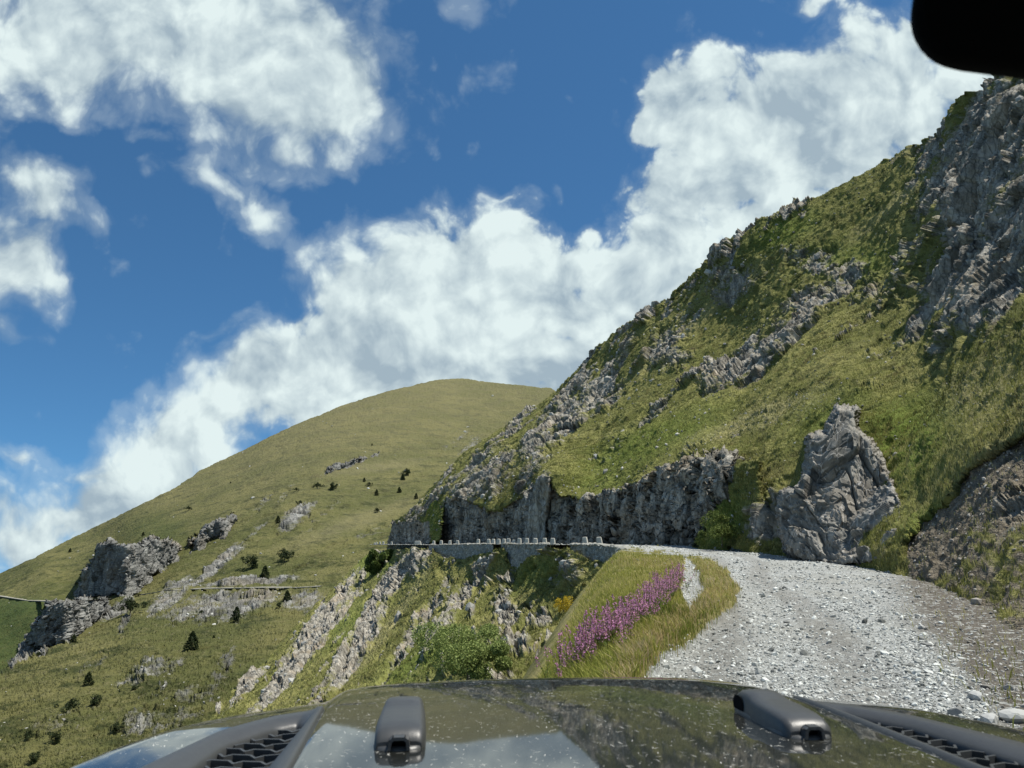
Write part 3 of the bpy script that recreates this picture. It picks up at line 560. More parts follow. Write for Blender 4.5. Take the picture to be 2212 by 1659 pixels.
blades('tan_grass', 'G', 90000, tanw, .17, .010, [(.30, .24, .09), (.46, .36, .16), (.52, .40, .24), (.60, .50, .32)], 5, 'tan seeding grass at the gravel edge of the verge', .6)
blades('bank_grass', 'G', 90000, np.clip(rgG*.35+dG*.05, 0, 1)*(1-gG), .13, .012, GC, 4, 'sparse grass tufts on the dirt right of the track', .8)
# ---------------------------------------------------------------- stones
stone_mat = attr_mat('stone', .85, 0, .3)
def ico(sub, seed, flat=.6, jit=.25):
    import bmesh
    bm = bmesh.new(); bmesh.ops.create_icosphere(bm, subdivisions=sub, radius=1); r = np.random.default_rng(seed)
    V = np.array([v.co[:] for v in bm.verts]); Fc = np.array([[v.index for v in f.verts] for f in bm.faces]); bm.free()
    for k in range(5):                                   # chop flat facets
        n = r.normal(0, 1, 3); n /= np.linalg.norm(n); d = V@n; lim = .55+.25*r.random(); V = V-np.outer(np.maximum(0, d-lim), n)
    V = V*(1+jit*r.normal(0, .35, (len(V), 1))); V = V*[1, .8, flat]; return V, Fc
BASES = [ico(1, k, .45+.12*(k % 4), .2) for k in range(8)]; BASES2 = [ico(2, 50+k, .5+.12*(k % 4), .12) for k in range(5)]
def stones(name, p, size, cols, r, label, bases=BASES, sink=.25, elong=1., cat='stones'):
    VV = []; FF = []; CC = []; off = 0; m = len(p); which = r.integers(0, len(bases), m)
    for q, (bv, bf) in enumerate(bases):
        ix = np.where(which == q)[0]
        if not len(ix): continue
        a = r.random(len(ix))*6.283; c, s = np.cos(a), np.sin(a); tl = r.normal(0, .25, (len(ix), 2)); S = size[ix][:, None]
        x = bv[None, :, 0]*S; y = bv[None, :, 1]*S; z = bv[None, :, 2]*S*elong
        X = x*c[:, None]-y*s[:, None]; Y = x*s[:, None]+y*c[:, None]; Z = z+X*tl[:, :1]+Y*tl[:, 1:]
        v = np.stack([X, Y, Z+S*bases[q][0][:, 2].max()*(.5-sink)], -1)+p[ix][:, None]
        VV.append(v.reshape(-1, 3)); FF.append((bf[None]+(np.arange(len(ix))*len(bv))[:, None, None]+off).reshape(-1, 3))
        t = r.random((len(ix), 1)); cc = np.array(cols[0])*(1-t)+np.array(cols[1])*t
        CC.append(np.repeat(cc[:, None], len(bv), 1).reshape(-1, 3)); off += len(ix)*len(bv)
    o = raw(name, np.concatenate(VV), np.concatenate(FF), 3, stone_mat, None, {'col': np.concatenate(CC)})
    return tag(o, label, cat, kind='stuff')
GREY = [(.11, .115, .108), (.62, .64, .61)]
wt = (1-gG)*(1-.96*dG)*(1-.55*rutm)*np.clip(.75+1.3*fbm(np.stack([PG_[..., 0]*.5, PG_[..., 1]*.3, PG_[..., 0]*0], -1), 3, 230), .25, 1)*(1-.9*rgG)*sst(PR['G'][1], 1640, 1560)
p, i, j, r = scatter('G', 120000, wt, 11); D = p[:, 1]
sz = np.clip(np.exp(r.normal(math.log(.0115), .55, len(p))), .005, .07)*(.6+D/20)
stones('gravel', p, np.minimum(sz, .11), GREY, r, 'loose angular grey gravel over the track')
p, i, j, r = scatter('G', 26000, (dG*(1-rgG))*.8+gG*.12*(lf < .45)+stG*.9, 12)
stones('side_gravel', p, np.clip(np.exp(r.normal(math.log(.011), .6, len(p))), .005, .09)*(.6+p[:, 1]/22), [(.10, .095, .085), (.48, .47, .44)], r, 'scattered stones on the brown dirt beside the track')
p, i, j, r = scatter('B', 60000, np.clip(mB[..., 1]*1.2-.3, 0, .8)*(PB_[..., 1] < 30), 19)
stones('bank_stones', p, np.clip(np.exp(r.normal(math.log(.016), .6, len(p))), .008, .14)*(.5+p[:, 1]/22), [(.09, .082, .07), (.42, .40, .36)], r, 'small stones littering the bare brown bank')
# larger rocks embedded in the crags
def crag_stones(name, key, n, wgt, smin, seed, label):
    p, i, j, r = scatter(key, n, wgt, seed); s = np.exp(r.normal(0, .5, len(p)))*smin*np.clip(p[:, 1]/80, .35, 1.5)
    return stones(name, p, np.clip(s, .05, 1.3), [(.09, .092, .084), (.42, .42, .39)], r, label, BASES, .5, 1.5)
crag_stones('crag_blocks', 'B', 8000, np.clip(mB[..., 0]*1.3-.25, 0, .9)*(1-cB)*(1-mB[..., 1]), .17, 13, 'broken grey blocks on the crags above the road')
p, i, j, r = scatter('B', 9000, np.clip(.35+.8*fbm(PB_*.06, 4, 91), 0, 1)*(1-mB[..., 0])*(PB_[..., 1] > 38), 92)
stones('turf_stones', p, np.clip(np.exp(r.normal(math.log(.11), .5, len(p))), .05, .6)*np.clip(p[:, 1]/80, .5, 1.5), [(.12, .12, .105), (.50, .49, .44)], r, 'small stones dotted through the hillside turf', BASES, .4, 1.2)
crag_stones('rib_blocks', 'C', 6500, np.clip(mC[..., 0]*1.3-.25, 0, .9), .16, 14, 'broken grey blocks along the ribs below the road')
mA = SURF['A'][1]; p, i, j, r = scatter('A', 15000, np.clip(mA[..., 0]*.8-.1, 0, .6)*sst(SURF['A'][0][..., 1], 400, 330)+.02, 15)
stones('scree', p, np.clip(np.exp(r.normal(math.log(.30), .5, len(p))), .12, 1.1)*p[:, 1]/260, [(.20, .20, .18), (.44, .44, .40)], r, 'pale scattered rocks on the slopes of the far mountain', BASES, .3)
# white flower drift
p, i, j, r = scatter('B', 90000, np.clip(blobs(PR['B'][0], PR['B'][1], [(1660,890,110,18,-24,.8),(1560,935,80,14,-10,.7),(1750,880,60,16,-20,.5),(2150,850,120,60,-20,.16)]), 0, 1), 16)
stones('pale_flowers', p+[0, 0, .12], (.03+.03*r.random(len(p)))*np.clip(p[:, 1]/50, .3, 1), [(.42, .40, .33), (.66, .63, .54)], r, 'drift of pale seed heads on the slope', [BASES[0]], cat='flowers') if len(p) < 60000 else None
# ---------------------------------------------------------------- rock pillar by the bend
u = np.linspace(1640, 1990, 340); v = np.linspace(860, 1250, 380); U, V = np.meshgrid(u, v, indexing='ij')
OUT = [(1812,885),(1850,883),(1850,923),(1884,958),(1911,998),(1924,1036),(1943,1074),(1952,1100),(1950,1150),(1930,1190),(1880,1215),(1800,1220),(1720,1208),(1694,1190),(1684,1150),(1680,1100),(1690,1066),(1716,1056),(1733,1040),(1748,990),(1752,945),(1785,936),(1800,905)]
sd_ = poly_sd(U, V, OUT)+fbm(np.stack([U/16, V/16, U*0], -1), 4, 500, .6)*10
base = np.minimum(fB(U, V)-1.5, np.interp(U, [1640, 1740, 1800, 1990], [41.5, 38.5, 37.3, 35.6])+(1210-V)*.012)
D = base+sst(sd_, -6, 12)**1.5*14
Pp = P3(U, V, D); q = Pp*np.array([1., .5, .24]); q[..., 0] += Pp[..., 2]*.35*(1-sst(U, 1760, 1840)*1.3)
r1, t1, e1 = cells(q*.9, 501); r2, t2, e2 = cells(q*3.1, 502); r3, t3, e3 = cells(q*8, 503)
dsp = (r1-.5)*.5+t1*.8-.15*sst(e1, .1, 0)+(r2-.5)*.2+t2*.42+(r3-.5)*.07+t3*.16
Pp = Pp+normals(Pp)*(dsp*(.35+.65*sst(sd_, -2, -14)))[..., None]
m, T, b = mat_new('pillar_rock'); c = T.new('ShaderNodeTexCoord').outputs['Object']; rs = T.scale(c, (1, 1, .4), (0, R(-30), 0))
n1 = T.noise(rs, 1.2, 8, .7); n2 = T.noise(c, .35, 3)
cc = T.mix(T.ramp(n1, .35, .7), (.09, .088, .078), (.29, .28, .245)); cc = T.mix(T.m('MULTIPLY', T.ramp(n2, .42, .62), .45), cc, (.17, .145, .11))
ve = T.vor(T.vm('ADD', rs, T.vm('SCALE', T.new('ShaderNodeTexNoise').outputs[1], .3)), 1.5, 'DISTANCE_TO_EDGE'); cc = T.mix(T.m('MULTIPLY', T.ramp(ve, 0, .03, 1, 0), T.ramp(T.noise(c, 1.5, 3), .38, .5)), cc, (.42, .40, .36))
T.put(b.inputs['Base Color'], cc); b.inputs['Roughness'].default_value = .8
bp = T.new('ShaderNodeBump'); bp.inputs['Distance'].default_value = .06; T.put(bp.inputs['Height'], T.noise(rs, 5, 8, .75)); T.l.new(bp.outputs[0], b.inputs['Normal'])
keep = sd_ < 16; a, bq = U.shape; I = np.arange(a*bq).reshape(a, bq); k4 = keep[:-1, :-1] & keep[1:, :-1] & keep[1:, 1:] & keep[:-1, 1:]
f = np.stack([I[:-1, :-1], I[:-1, 1:], I[1:, 1:], I[1:, :-1]], -1)[k4]; us, inv = np.unique(f, return_inverse=True)
tag(raw('rock_outcrop', Pp.reshape(-1, 3)[us], inv.reshape(-1, 4), 4, m, None, None, True), 'jagged dark rock outcrop with pale veins standing at the bend of the gravel track', 'rock')
# single large stones at the edge of the track
ST = [(2195,1555,.17,'pale angular stone largest at the far right edge of the gravel'),(2140,1562,.13,'flat whitish stone left of the largest stone at the gravel edge'),(2070,1545,.10,'squat grey stone just behind the hood among the gravel'),(1990,1358,.09,'flat pale stone lying on the brown dirt edge'),(2000,1395,.09,'dark stone on the brown dirt right of the track'),(1700,1345,.08,'small dark stone out in the middle of the gravel'),(2110,1510,.12,'rounded light stone on dirt behind the whitish slab'),(2180,1490,.08,'grey stone alone on the dark dirt at the right')]
for k, (a, bb, s, lb) in enumerate(ST):
    pt = ground('G', a, bb); bv, bf = BASES2[k % 5]; vv = bv*s*[1, .8, .75]; c0 = .36 if 'pale' in lb or 'whit' in lb or 'light' in lb else .2
    cl = np.ones((len(vv), 3))*c0*[.98, 1, .97]; o = raw('stone', vv, bf, 3, stone_mat, None, {'col': cl}); o.location = pt+np.array([0, 0, s*.2]); o.rotation_euler = (0, 0, k*1.3); tag(o, lb, 'stone', 'single stones by the track')
# ---------------------------------------------------------------- retaining walls and guard stones
m, T, b = mat_new('wall_stone'); c = T.new('ShaderNodeTexCoord').outputs['Object']
v1 = T.vor(T.scale(c, (1, 1, 1.8)), 2.2, 'F1', 'Color'); s1 = T.new('ShaderNodeSeparateColor'); T.l.new(v1, s1.inputs[0]); ve = T.vor(T.scale(c, (1, 1, 1.8)), 2.2, 'DISTANCE_TO_EDGE')
cc = T.mix(s1.outputs[0], (.16, .165, .15), (.36, .36, .32)); cc = T.mix(T.ramp(ve, 0, .06, .7, 0), cc, (.08, .08, .072)); cc = T.mix(T.ramp(T.noise(c, .8, 6, .7), .5, .7, 0, .6), cc, (.12, .12, .09))
T.put(b.inputs['Base Color'], cc); b.inputs['Roughness'].default_value = .9
bp = T.new('ShaderNodeBump'); bp.inputs['Distance'].default_value = .05; T.put(bp.inputs['Height'], T.ramp(ve, 0, .15)); T.l.new(bp.outputs[0], b.inputs['Normal'])
wall_mat = m; cap_mat = simple('coping_stone', (.27, .27, .24), .9, 0, .35, 3, .2, .02)
def wall(D0, D1, h, label, seed):
    t = empty('retaining_wall', tuple(edge_pt((D0+D1)/2)-np.array([0, 0, h]))); o0 = np.array(t.location)
    ds = np.linspace(D0, D1, 90); L = np.array([edge_pt(x) for x in ds]); ns = np.gradient(L, axis=0); ns[:, 2] = 0; ns /= np.linalg.norm(ns, axis=1, keepdims=True)
    out = np.stack([-ns[:, 1], ns[:, 0], ns[:, 2]*0], 1); out *= np.sign((-out[:, :1]))      # away from the road: to the left
    zs = np.concatenate([np.linspace(0, 1, 16)]); rows = [L+out*(-.35)+[0, 0, .02]]
    for z in zs:
        q = L+out*(.12+.28*z)-[0, 0, h*z]; q = q+out*(cells(q*[1.6, 1.6, 2.6], seed)[0][:, None]-.5)*.22; rows.append(q)
    rows.append(L+out*-.35-[0, 0, h]); W = np.stack(rows, 1)
    g_ = gridmesh('masonry', W-o0, wall_mat, None, False, t)
    r = np.random.default_rng(seed); bm = []; ff = []; off = 0
    for d_ in np.arange(D0+.3, D1, .85):                      # rough coping stones
        if r.random() < .15: continue
        e = edge_pt(d_); bv, bf = BASES[r.integers(0, 8)]; s = .28+.3*r.random(); v_ = bv*[s, s*1.1, .20+.12*r.random()]; bm.append(v_+e+[r.normal(0, .08), 0, .06]-o0); ff.append(bf+off); off += len(bv)
    raw('coping', np.concatenate(bm), np.concatenate(ff), 3, cap_mat, t)
    tag(t, label, 'wall', 'stone walls holding up the outer edge of the track')
wall(107, 141, 3.6, 'longest stone retaining wall below the row of guard stones, farthest along', 600)
wall(86.5, 103.5, 4.4, 'tall stone retaining wall in the middle, its left end in a dark cleft', 601)
wall(56, 77.5, 3.6, 'nearest stone retaining wall, ending behind the grassy verge', 602)
r = np.random.default_rng(77); pts = []
for d_ in np.arange(60, 245, .55): pts.append(edge_pt(d_)+[r.normal(0, .35)+.3, 0, .02])
stones('edge_rubble', np.array(pts), .07+.11*r.random(len(pts)), [(.16, .165, .15), (.46, .46, .42)], r, 'pale rubble along the outer edge of the track')
ZX = [1790,1675,1415,1350,1275,1205,1145,1102,1058,1020,978,937,900,815,650,587,518,458,330,120,55,28,0,-15]
hp = [58,57,46,46,44,44,43,32,40,38,38,37,37,38,31,32,32,30,28,21,22,19,18,15]
ordn = ['nearest','second','third','fourth','fifth','sixth','seventh','eighth','ninth','tenth','eleventh','twelfth','thirteenth','fourteenth','fifteenth','sixteenth','seventeenth','eighteenth','nineteenth','twentieth','twenty-first','twenty-second','twenty-third','twenty-fourth']
gs_mat = simple('guard_stone', (.40, .40, .36), .9, 0, .3, 2.5, .2, .03)
def post_mesh(seed, wid=.5):
    r = np.random.default_rng(seed); V = []; n = 7; lv = [(0, 1.), (.2, .97), (.55, .88), (.85, .78), (.96, .70), (1., .5)]
    prof = [(-1, -.75), (-.9, -1), (.9, -1), (1, -.75), (1, .75), (.9, 1), (-.9, 1), (-1, .75)]
    for z, s in lv:
        for (x, y) in prof: V.append((x*wid*.5*s+r.normal(0, .008), y*.17*s+r.normal(0, .008), z+r.normal(0, .006)))
    k = len(prof); Fq = [(a*k+b_, a*k+(b_+1) % k, (a+1)*k+(b_+1) % k, (a+1)*k+b_) for a in range(len(lv)-1) for b_ in range(k)]
    me = bpy.data.meshes.new('guard_stone'); me.from_pydata(V, [], Fq+[tuple(range((len(lv)-1)*k, len(lv)*k))]); me.materials.append(gs_mat); return me
PM = [post_mesh(k) for k in range(4)]; PMW = post_mesh(9, 1.35)
for k, (zx, hh) in enumerate(zip(ZX, hp)):
    Uw = (zx/2.765+1100)*.7373; D = float(np.interp(-Uw, [-a for a, _ in EDGE], [d for _, d in EDGE])); e = edge_pt(D); e[0] += .30
    h = hh/2.765*.7373/F*D*1.0
    o = bpy.data.objects.new('guard_stone', PMW if zx == 330 else PM[k % 4]); SC.collection.objects.link(o); o.location = e-np.array([0, 0, .05]); o.scale = (1.1, 1.1, h*1.12+.05)
    o.rotation_euler = (r.normal(0, .03), r.normal(0, .05)+(.12 if zx == 1145 else 0), -.35+r.normal(0, .1))
    lb = 'broad double guard stone, nineteenth along the track edge' if zx == 330 else f'tapered pale guard stone, {ordn[k]} along the track edge counting away from the camera' if k else 'tapered pale guard stone nearest the camera on the track edge'
    tag(o, lb, 'guard stone', 'guard stones along the outer edge of the track')
# ---------------------------------------------------------------- far road: thin ledges on the mountain
def ledge(pts, name_label, wd=2.5):
    L = []
    for k in range(len(pts)-1):
        for t_ in np.linspace(0, 1, 24, endpoint=False): L.append((pts[k][0]*(1-t_)+pts[k+1][0]*t_, pts[k][1]*(1-t_)+pts[k+1][1]*t_))
    L = np.array(L); Dm = []
    a, b2 = PR['A']
    for (x, y) in L: Dm.append(SURF['A'][0].reshape(-1, 3)[np.argmin((a-x)**2+(b2-y)**2), 1])
    Dm = np.array(Dm); Dm = np.minimum.reduce([np.roll(Dm, s_) for s_ in (-2, -1, 0, 1, 2)]) if len(Dm) > 6 else Dm
    Dm = np.convolve(np.pad(Dm, 7, 'edge'), np.ones(15)/15, 'valid')
    A_ = P3(L[:, 0], L[:, 1], Dm-1.5); B_ = A_+[0, wd+2, 0]; C_ = A_-[0, 0, .3]
    g_ = gridmesh('far_road', np.stack([B_, A_, C_], 1), far_road_mat, None, False); tag(g_, name_label, 'road', kind='structure')
far_road_mat = simple('far_road', (.27, .26, .215), .95, 0, .2, .5, .1)
ledge([(692,1266),(640,1269),(560,1269),(440,1271),(400,1273),(350,1276)], 'pale track cut across the far slope')
ledge([(345,1277),(310,1283),(283,1286)], 'short pale stretch of the far track')
ledge([(235,1294),(180,1298),(120,1299),(60,1297),(0,1288),(-80,1280),(-200,1272)], 'pale track curving under the far cliff', 1.5)
# ---------------------------------------------------------------- trees
leaf_mat = attr_mat('foliage', .7, .25, .2); bark = simple('bark', (.10, .075, .05), .9, 0, .3, 6)
def leaves(n, shape, size, cols, seed):
    r = np.random.default_rng(seed); P = shape(r, n); a = r.normal(0, 1, (n, 3)); a /= np.linalg.norm(a, axis=1, keepdims=True); b_ = np.cross(a, r.normal(0, 1, (n, 3))); b_ /= np.linalg.norm(b_, axis=1, keepdims=True)
    s = size*(.6+.8*r.random((n, 1))); V = np.stack([P-a*s, P+b_*s*.5, P+a*s, P-b_*s*.5], 1).reshape(-1, 3); f = np.arange(n*4).reshape(n, 4)
    t_ = r.random((n, 1)); c = np.array(cols[0])*(1-t_)+np.array(cols[1])*t_; return V, f, np.repeat(c[:, None], 4, 1).reshape(-1, 3)
def trunk(h, r0, seed, kids=5, parent=None, lean=0):
    r = np.random.default_rng(seed); V = []; Fq = []
    def tube(a, b_, ra, rb):
        a = np.array(a); b_ = np.array(b_); d = b_-a; d /= np.linalg.norm(d); x = np.cross(d, [0.3, .9, .1]); x /= np.linalg.norm(x); y = np.cross(d, x); o = len(V)
        for p_, rr in ((a, ra), (b_, rb)):
            for k in range(6): V.append(p_+rr*(x*math.cos(k*1.047)+y*math.sin(k*1.047)))
        for k in range(6): Fq.append((o+k, o+(k+1) % 6, o+6+(k+1) % 6, o+6+k))
    tube((0, 0, -.12*h), (lean*.3, 0, h*.5), r0, r0*.6); tube((lean*.3, 0, h*.5), (lean, 0, h*.95), r0*.6, r0*.1)
    for k in range(kids):
        z = h*(.15+.7*k/kids); an = r.random()*6.28; l = h*.3*(1-.6*k/kids); tube((lean*z/h*.6, 0, z), (math.cos(an)*l, math.sin(an)*l, z+l*.5), r0*.35, r0*.08)
    return np.array(V), np.array(Fq)
def conifer_shape(r, n):
    z = r.random(n)**.85; lob = .9+.1*np.sin(z*30)+.0; an = r.random(n)*6.283; rad = (1-z)**.6*np.minimum(1, .5+z*3)*.34*lob*(.45+.55*np.sqrt(r.random(n)))*(1+.25*np.sin(an*3+z*9)); return np.stack([np.cos(an)*rad, np.sin(an)*rad, .06+z*.94-rad*.15], 1)
def bushy(k):
    rr = np.random.default_rng(k); cs = rr.normal(0, .2, (16, 3))*[1, 1, .8]+[0, 0, .5]; cs[:, 2] = np.clip(cs[:, 2], .2, .85); rs = .09+.13*rr.random(16)
    def f(r, n):
        i = r.integers(0, 16, n); d = r.normal(0, 1, (n, 3)); d /= np.linalg.norm(d, axis=1, keepdims=True); return cs[i]+d*rs[i][:, None]*(.6+.4*r.random((n, 1)))
    return f
PROTO = []
for k in range(5):
    Vl, Fl, Cl = leaves(1300, conifer_shape if k < 3 else bushy(k), .045, [(.016, .026, .010), (.050, .068, .022)], 700+k)
    Vt, Ft = trunk(.9, .03, k); me = raw('crown', Vl, Fl, 4, leaf_mat, None, {'col': Cl}); mt = raw('trunk', Vt, Ft, 4, bark); PROTO.append((me, mt))
def zt(x, y, h): return (x*.4, y*.4+774, h*.4)
TR = [zt(*q)+(lb, kd) for q, lb, kd in [
 ((1716,705,38),'left one of a pair of dark round conifers high on the far slope',3),((1797,710,42),'right one of a pair of dark round conifers high on the far slope',4),
 ((1598,720,22),None,3),((1967,668,22),None,0),((1997,690,22),None,3),((2032,738,32),None,0),((2175,652,26),None,0),((2197,632,26),None,1),((2158,725,20),None,2),((2035,830,16),None,3),((1620,795,30),None,4),((1500,890,38),None,1),((1246,675,10),None,0),((1018,823,26),'lone small tree high above the far grey cliff',3),((772,962,24),None,0),((378,1047,22),None,2),
 ((1535,1100,76),'bushy conifer upslope of the far track, rightmost of three',3),((1358,1135,76),'spreading conifer above the far track, leftmost of three',4),((1430,1190,66),'slim conifer just above the far track, middle of three',0),
 ((700,1382,90),'tall dark tree standing where the far track rounds the spur',3),((393,1550,52),'dark tree on the spur left of the hillside stream of scree',1),((1274,1412,66),'upright conifer in the middle of the stony slope below the far track',0),((1033,1582,96),'tall slim conifer lowest in the middle of the stony slope',2),((1550,1312,56),'small tree beside the near end of the far track',1),((1155,1517,20),None,0),((1083,1385,28),None,3),((2010,470,12),None,0),((207,1612,30),None,3),((245,1590,20),None,4),((1505,1345,30),None,4),((870,2020-774*0-0,0),None,0)][:-1]]
TR += [(813+50,1064,13,None,0),(880,1026,15,None,3),(871,1036,12,None,1),(899,1077,12,None,0),(815,1107,10,None,3),
 (190,1482,34,'leaning dark conifer low on the left slope, upper of a loose cluster',1),(150,1542,40,'dark bushy tree low on the left slope, left of a loose cluster',3),(205,1527,34,'dark conifer low on the left slope, right of a loose cluster',4),(250,1582,26,None,4),(118,1606,34,None,4),(60,1600,26,None,3),(290,1492,16,None,4),(70,1650,30,None,4),(510,1345,14,None,3)]
for k, (tu, tv, hpx, lb, kd) in enumerate(TR):
    pt = ground('A', tu, tv); h = max(hpx/F*pt[1]*(1.05 if tv < 1430 else .82), 1.2); t = empty('conifer', tuple(pt-np.array([0, 0, .04*h])))
    t.rotation_euler = (0, 0, k*1.7); wv = 1.3 if kd < 3 else 1.15; t.scale = (h*wv, h*wv, h)
    for src in PROTO[kd]:
        c_ = src.copy(); c_.name = src.name.split('.')[0]; SC.collection.objects.link(c_); c_.parent = t
    if not lb:
        up_ = tv < 1200; rank = sum(1 for q in TR if not q[3] and (q[1] < 1200) == up_ and q[0] < tu)
        lb = f"small dark tree on the open upper mountain, {ordn[rank] if rank else 'first'} from the left" if up_ else f"minor dark tree on the lower left slope, {ordn[rank] if rank else 'first'} from the left"
    tag(t, lb, 'tree', 'dark trees scattered over the far mountain')
for a, b_ in PROTO: bpy.data.objects.remove(a); bpy.data.objects.remove(b_)
def shrub(name, pt, wx, h, n, size, cols, seed, label, cat='shrub'):
    t = empty(name, tuple(pt)); f = bushy(seed)
    V, Fc, C = leaves(n, f, 1, cols, seed); 
    r = np.random.default_rng(seed); P = f(r, n); d = V.reshape(n, 4, 3); ctr = d.mean(1, keepdims=True); d = (d-ctr)*size+(ctr*[wx, wx, h*1.15])-[0, 0, .12*h]
    raw('foliage', d.reshape(-1, 3), Fc, 4, leaf_mat, t, {'col': C}); Vt, Ft = trunk(1, .02, seed, 9); raw('stem', Vt*[wx*.5, wx*.5, h*.8], Ft, 4, bark, t)
    tag(t, label, cat); return t
def at(U_, V_, D_): return P3(U_, V_, D_)
shrub('shrub', at(1010, 1480, 44), 5.6, 3.7, 26000, .06, [(.12, .17, .045), (.30, .36, .12)], 21, 'light green leafy shrub in front of the ribbed slope beside the hood')
shrub('shrub', ground('C', 815, 1236)+[0, -1, -.3], 6.5, 5.5, 5000, .28, [(.05, .08, .016), (.11, .15, .035)], 22, 'green bush on the ridge just under the far end of the guard stones')
shrub('shrub', at(1560, 1176, 53), 3.0, 2.2, 4200, .07, [(.06, .09, .02), (.16, .20, .05)], 23, 'dark green bush growing against the foot of the grey cliff')
shrub('yellow_flowers', ground('C', 1218, 1325), 1.6, 1.6, 1500, .05, [(.35, .26, .02), (.62, .46, .03)], 24, 'clump of bright yellow flowers at the edge of the slope', 'flowers')
# ---------------------------------------------------------------- fireweed on the verge
r = np.random.default_rng(31); path = np.array([(1205,1478),(1255,1438),(1320,1392),(1380,1345),(1430,1298),(1468,1250)]); VV = []; FF = []; CC = []; off = 0
for k in range(380):
    s_ = r.random()**.75*(len(path)-1); q = int(s_); f_ = s_-q; c0 = path[q]*(1-f_)+path[min(q+1, len(path)-1)]*f_
    pt = ground('G', c0[0]+r.normal(0, 9), c0[1]+r.normal(0, 5)) if k % 3 == 0 or k == 0 else last+np.array([r.normal(0, .14), r.normal(0, .25), 0])
    if k % 3 == 0: last = pt
    h = .26+.28*r.random(); ln = r.normal(0, .10, 2); tp = pt+np.array([ln[0], ln[1], h])
    wd_ = .006; VV.append(np.array([pt-[wd_, 0, 0], pt+[wd_, 0, 0], tp+[wd_*.5, 0, 0], tp-[wd_*.5, 0, 0]])); FF.append(np.arange(4)[None]+off); CC.append(np.tile([.13, .13, .04], (4, 1))); off += 4
    n = 26; z = .45+.55*r.random(n); an = r.random(n)*6.28; rd = .055*(1.15-z)*1.6*r.random(n)**.5; P = pt+np.stack([ln[0]*z+np.cos(an)*rd, ln[1]*z+np.sin(an)*rd, h*z], 1)
    a = r.normal(0, 1, (n, 3)); a /= np.linalg.norm(a, axis=1, keepdims=True); b_ = np.cross(a, r.normal(0, 1, (n, 3))); b_ /= np.linalg.norm(b_, axis=1, keepdims=True); s2 = .012
    V_ = np.stack([P-a*s2, P+b_*s2, P+a*s2, P-b_*s2], 1).reshape(-1, 3); VV.append(V_); FF.append(np.arange(n*4).reshape(n, 4)+off); off += n*4
    c = np.array([.56, .27, .45])*(.6+.8*r.random((n, 1))); c = np.where(r.random((n, 1)) < .15, [.45, .28, .25], c); CC.append(np.repeat(c[:, None], 4, 1).reshape(-1, 3))
    n = 12; z = .45*r.random(n); an = r.random(n)*6.28; P = pt+np.stack([ln[0]*z, ln[1]*z, h*z], 1); e_ = np.stack([np.cos(an)*.08, np.sin(an)*.08, np.full(n, .05)], 1); w_ = np.stack([-np.sin(an), np.cos(an), an*0], 1)*.008
    VV.append(np.stack([P-w_*.3, P+e_*.5-w_, P+e_, P+e_*.5+w_], 1).reshape(-1, 3)); FF.append(np.arange(n*4).reshape(n, 4)+off); off += n*4; CC.append(np.tile([.09, .13, .03], (n*4, 1)))
tag(raw('fireweed', np.concatenate(VV), np.concatenate(FF), 4, attr_mat('petals', .6, .4), None, {'col': np.concatenate(CC)}), 'drift of pink purple fireweed in the verge grass', 'wildflowers', kind='stuff')
print('plants done')
# ---------------------------------------------------------------- the car the photograph is taken from
XC = .305; YAW = R(5.7); cY, sY = math.cos(YAW), math.sin(YAW)
car = empty('car', (XC*cY, XC*sY, -1.7), YAW); CO = np.array([XC, 0, -1.7]); tag(car, 'dusty dark car seen from inside over its hood, with vents and rubber hood blocks', 'car')
_y = np.linspace(.7, 2.6, 400); _s = np.interp(_y, [.7, 1.2, 1.64, 1.9, 2.1, 2.22, 2.30, 2.36, 2.40, 2.43], [.016, .020, .029, .052, .078, .13, .34, .9, 2.2, 5])
_z = -.338-np.concatenate([[0], np.cumsum((_s[1:]+_s[:-1])/2*np.diff(_y))]); zc = lambda y: np.interp(y, _y, _z)
_x = np.linspace(0, 1.0, 400); _sx = np.interp(_x, [0, .3, .46, .505, .525, .545, .565, .59, .62, .78, .84, .875, .89, .897, .90], [0, .010, .02, .04, .30, .60, .30, .05, .02, .02, .05, .25, 1.5, 8, 40])
_dx = -np.concatenate([[0], np.cumsum((_sx[1:]+_sx[:-1])/2*np.diff(_x))]); WS = lambda y: np.interp(y, [.75, 1.3, 1.6, 1.95, 2.4], [1.10, 1.09, 1.03, .92, .82])
def hood_z(x, y):
    ax = np.abs(x); axs = np.where(ax > .56, .56+(ax-.56)*.34/np.maximum(.9*WS(y)-.56, .05), ax); dz = np.maximum(np.interp(axs, _x, _dx), -.34)
    tap = sst(y, 1.75, 2.45)*.10*np.maximum(0, ax-.35)**1.5
    return zc(y+.075*(ax/.6)**3*sst(y, 1.6, 2.3))+dz-tap
VO = [(.510,1.06),(.515,1.35),(.535,1.855),(.585,1.868),(.64,1.83),(.72,1.69),(.79,1.38),(.81,1.06)]
VI = [(.578,1.08),(.58,1.38),(.568,1.755),(.585,1.785),(.625,1.75),(.685,1.62),(.712,1.38),(.725,1.08)]
m, T, b = mat_new('hood_paint'); c = T.new('ShaderNodeTexCoord').outputs['Object']
b.inputs['Base Color'].default_value = (.010, .011, .009, 1); b.inputs['Roughness'].default_value = .6; b.inputs['Coat Weight'].default_value = 1; b.inputs['Coat Roughness'].default_value = .035; b.inputs['Coat IOR'].default_value = 1.7; b.inputs['Specular IOR Level'].default_value = .15
dust = T.new('ShaderNodeBsdfDiffuse'); T.put(dust.inputs[0], (.62, .62, .58))
wv = T.vm('ADD', c, T.vm('SCALE', T.new('ShaderNodeTexNoise').outputs[1], .01))
